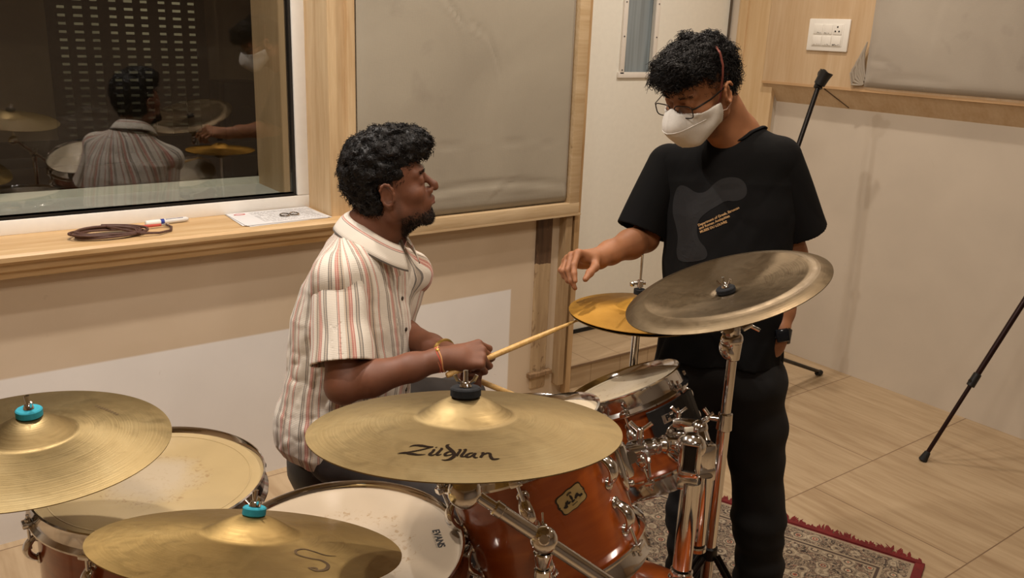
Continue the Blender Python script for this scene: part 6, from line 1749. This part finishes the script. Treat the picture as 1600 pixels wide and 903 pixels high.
# patterned rug ----------------------------------------------------------------
RC = V3(2.618, 1.165, 0); e1r = V3(-.359, .933, 0); e2r = V3(-.933, -.359, 0); RL, RW = 1.45, 2.35
def rug_mat():
    t = MT('oriental_rug'); tc = t.n('ShaderNodeTexCoord'); mp = t.n('ShaderNodeMapping'); t.l(tc.outputs['UV'], mp.inputs[0])
    mp.inputs['Scale'].default_value = (RL, RW, 1); sep = t.n('ShaderNodeSeparateXYZ'); t.l(mp.outputs[0], sep.inputs[0]); u, v = sep.outputs[0], sep.outputs[1]
    v1 = t.n('ShaderNodeTexVoronoi', feature='SMOOTH_F1'); v1.inputs['Scale'].default_value = 16; v1.inputs['Randomness'].default_value = .35; t.l(mp.outputs[0], v1.inputs['Vector'])
    v2 = t.n('ShaderNodeTexVoronoi', feature='DISTANCE_TO_EDGE'); v2.inputs['Scale'].default_value = 34; v2.inputs['Randomness'].default_value = .8; t.l(mp.outputs[0], v2.inputs['Vector'])
    n1 = t.noise(mp.outputs[0], 42, 3, 2.2); n2 = t.noise(mp.outputs[0], 300, 2)
    rings = t.math('FRACT', t.math('MULTIPLY', v1.outputs['Distance'], 3.4))
    base = t.ramp(n1, [(.0, '3a2f28'), (.42, '57483c'), (.455, 'b3a288'), (.50, '8f7d67'), (.545, '4a3a30'), (.60, 'a4917a'), (.66, '7c4234'), (.72, 'b3a288')], 'CONSTANT')
    ro = t.ramp(rings, [(0, 'b5a58c'), (.22, '54453a'), (.34, 'a3543e'), (.50, 'b5a58c'), (.66, '4b3d33'), (.8, '94836d')], 'CONSTANT')
    col = t.mix(t.ramp(v1.outputs['Distance'], [(.30, (1, 1, 1)), (.42, (0, 0, 0))]), base, ro)
    col = t.mix(t.ramp(v2.outputs['Distance'], [(.0, (.7,)*3), (.05, (0, 0, 0))]), col, '3d3129')
    # distance to the nearest edge -> borders
    e = t.math('MINIMUM', t.math('MINIMUM', u, t.math('SUBTRACT', RL, u)), t.math('MINIMUM', v, t.math('SUBTRACT', RW, v)))
    bd = t.ramp(t.math('MULTIPLY', e, 2), [(0, (1, 0, 0)), (.036, (0, 1, 0)), (.058, (0, 0, 0)), (.20, (0, 1, 0)), (.215, (0, 0, 1)), (.235, (0, 1, 0)), (.25, (0, 0, 0))], 'CONSTANT')
    sb = t.n('ShaderNodeSeparateColor'); t.l(bd, sb.inputs[0])
    col = t.mix(sb.outputs[1], col, 'a08f77'); col = t.mix(sb.outputs[2], col, '4a3a30'); col = t.mix(sb.outputs[0], col, '6a1c1a')
    t.set(Base_Color=col, Roughness=.95, Sheen_Weight=.15); t.bump(n2, .5, .002); return t.m
rg = thing('rug', 'patterned oriental rug with a dark red fringed edge under the kit', 'rug', M=frame_from(RC, (0, 0, 1), tuple(e1r)))
nx, ny = 40, 60; vs = []; fs = []; 
for i in range(nx+1):
    for j in range(ny+1):
        u, v = i/nx, j/ny; p = RC+e1r*(RL*u)+e2r*(RW*v); vs.append((p.x, p.y, .008+.0015*math.sin(9*u)*math.sin(7*v)*(1 if 0 < i < nx and 0 < j < ny else 0)))
o = len(vs)
for i in range(nx+1):
    for j in range(ny+1): vs.append((vs[i*(ny+1)+j][0], vs[i*(ny+1)+j][1], .0008))
for i in range(nx):
    for j in range(ny): a = i*(ny+1)+j; b_ = a+1; c = a+ny+2; d = a+ny+1; fs += [(a, b_, c, d)]
rim = [i*(ny+1) for i in range(nx+1)]+[nx*(ny+1)+j for j in range(1, ny+1)]+[i*(ny+1)+ny for i in range(nx-1, -1, -1)]+[j for j in range(ny-1, 0, -1)]
for k in range(len(rim)): a, b_ = rim[k], rim[(k+1) % len(rim)]; fs.append((a, b_, b_+o, a+o))
me = mkmesh('pile', vs, fs, rug_mat(), rg, False); uv = me.data.uv_layers.new(name='uv')
n_top = (nx+1)*(ny+1); mw = np.array(WM[rg.name])
for lp in me.data.loops:
    co = me.data.vertices[lp.vertex_index].co; w_ = Vector(mw.dot(np.array([co.x, co.y, co.z, 1]))[:3])-RC; uv.data[lp.index].uv = (w_.dot(e1r)/RL, w_.dot(e2r)/RW)
RED = plain('fringe_dark_red', '6e1a1a', .9, noise=.2)
fg = MB(); rr_ = random.Random(5)
for s, st_ in ((0, None),):
    k = 0.0
    while k < RL+.0:
        w_ = rr_.uniform(.006, .011); L = rr_.uniform(.022, .05)*(.6+.6*abs(math.sin(k*17))); lean = rr_.uniform(-.2, .9)
        b0 = RC+e1r*k+V3(0, 0, .006); out_ = -e2r
        tip = b0+out_*L+e1r*L*lean*.7; tip.z = .003+rr_.random()*.006
        mid = (b0+tip)/2+V3(0, 0, .004)+e1r*rr_.uniform(-.004, .004)
        fg.tube([b0-out_*.006, mid, tip], [w_*.5, w_*.55, w_*.12], 5, sq=(.45, 1)); k += w_*.72
for k in np.arange(0, RL, .05): pass
fg.done('fringe', RED, rg); 
MB().box((0, 0, 0), (RL, .02, .012), frame_from(RC+e1r*RL/2+e2r*.004+V3(0, 0, .0065), (0, 0, 1), tuple(e1r)), .003).done('edge_binding', RED, rg)
MB().box((0, 0, 0), (RW, .03, .010), frame_from(RC+e2r*RW/2+e1r*.004+V3(0, 0, .0058), (0, 0, 1), tuple(e2r)), .003).done('edge_binding', RED, rg)
# gather stray unlinked data
for c in list(bpy.data.curves):
    if c.users == 0: bpy.data.curves.remove(c)

# repeats of one kind share a group phrase
GR = {'drumstick': 'the drummer\'s two sticks', 'floor_tom': 'floor toms of the kit', 'rack_tom': 'rack toms of the kit', 'crash_cymbal': 'teal-felted crash cymbals',
      'hi_hat_cymbal': 'pair of hi-hat cymbals', 'cymbal_stand': 'straight cymbal stands'}
for o in bpy.data.objects:
    if o.parent is None and o.name.split('.')[0] in GR: o['group'] = GR[o.name.split('.')[0]]
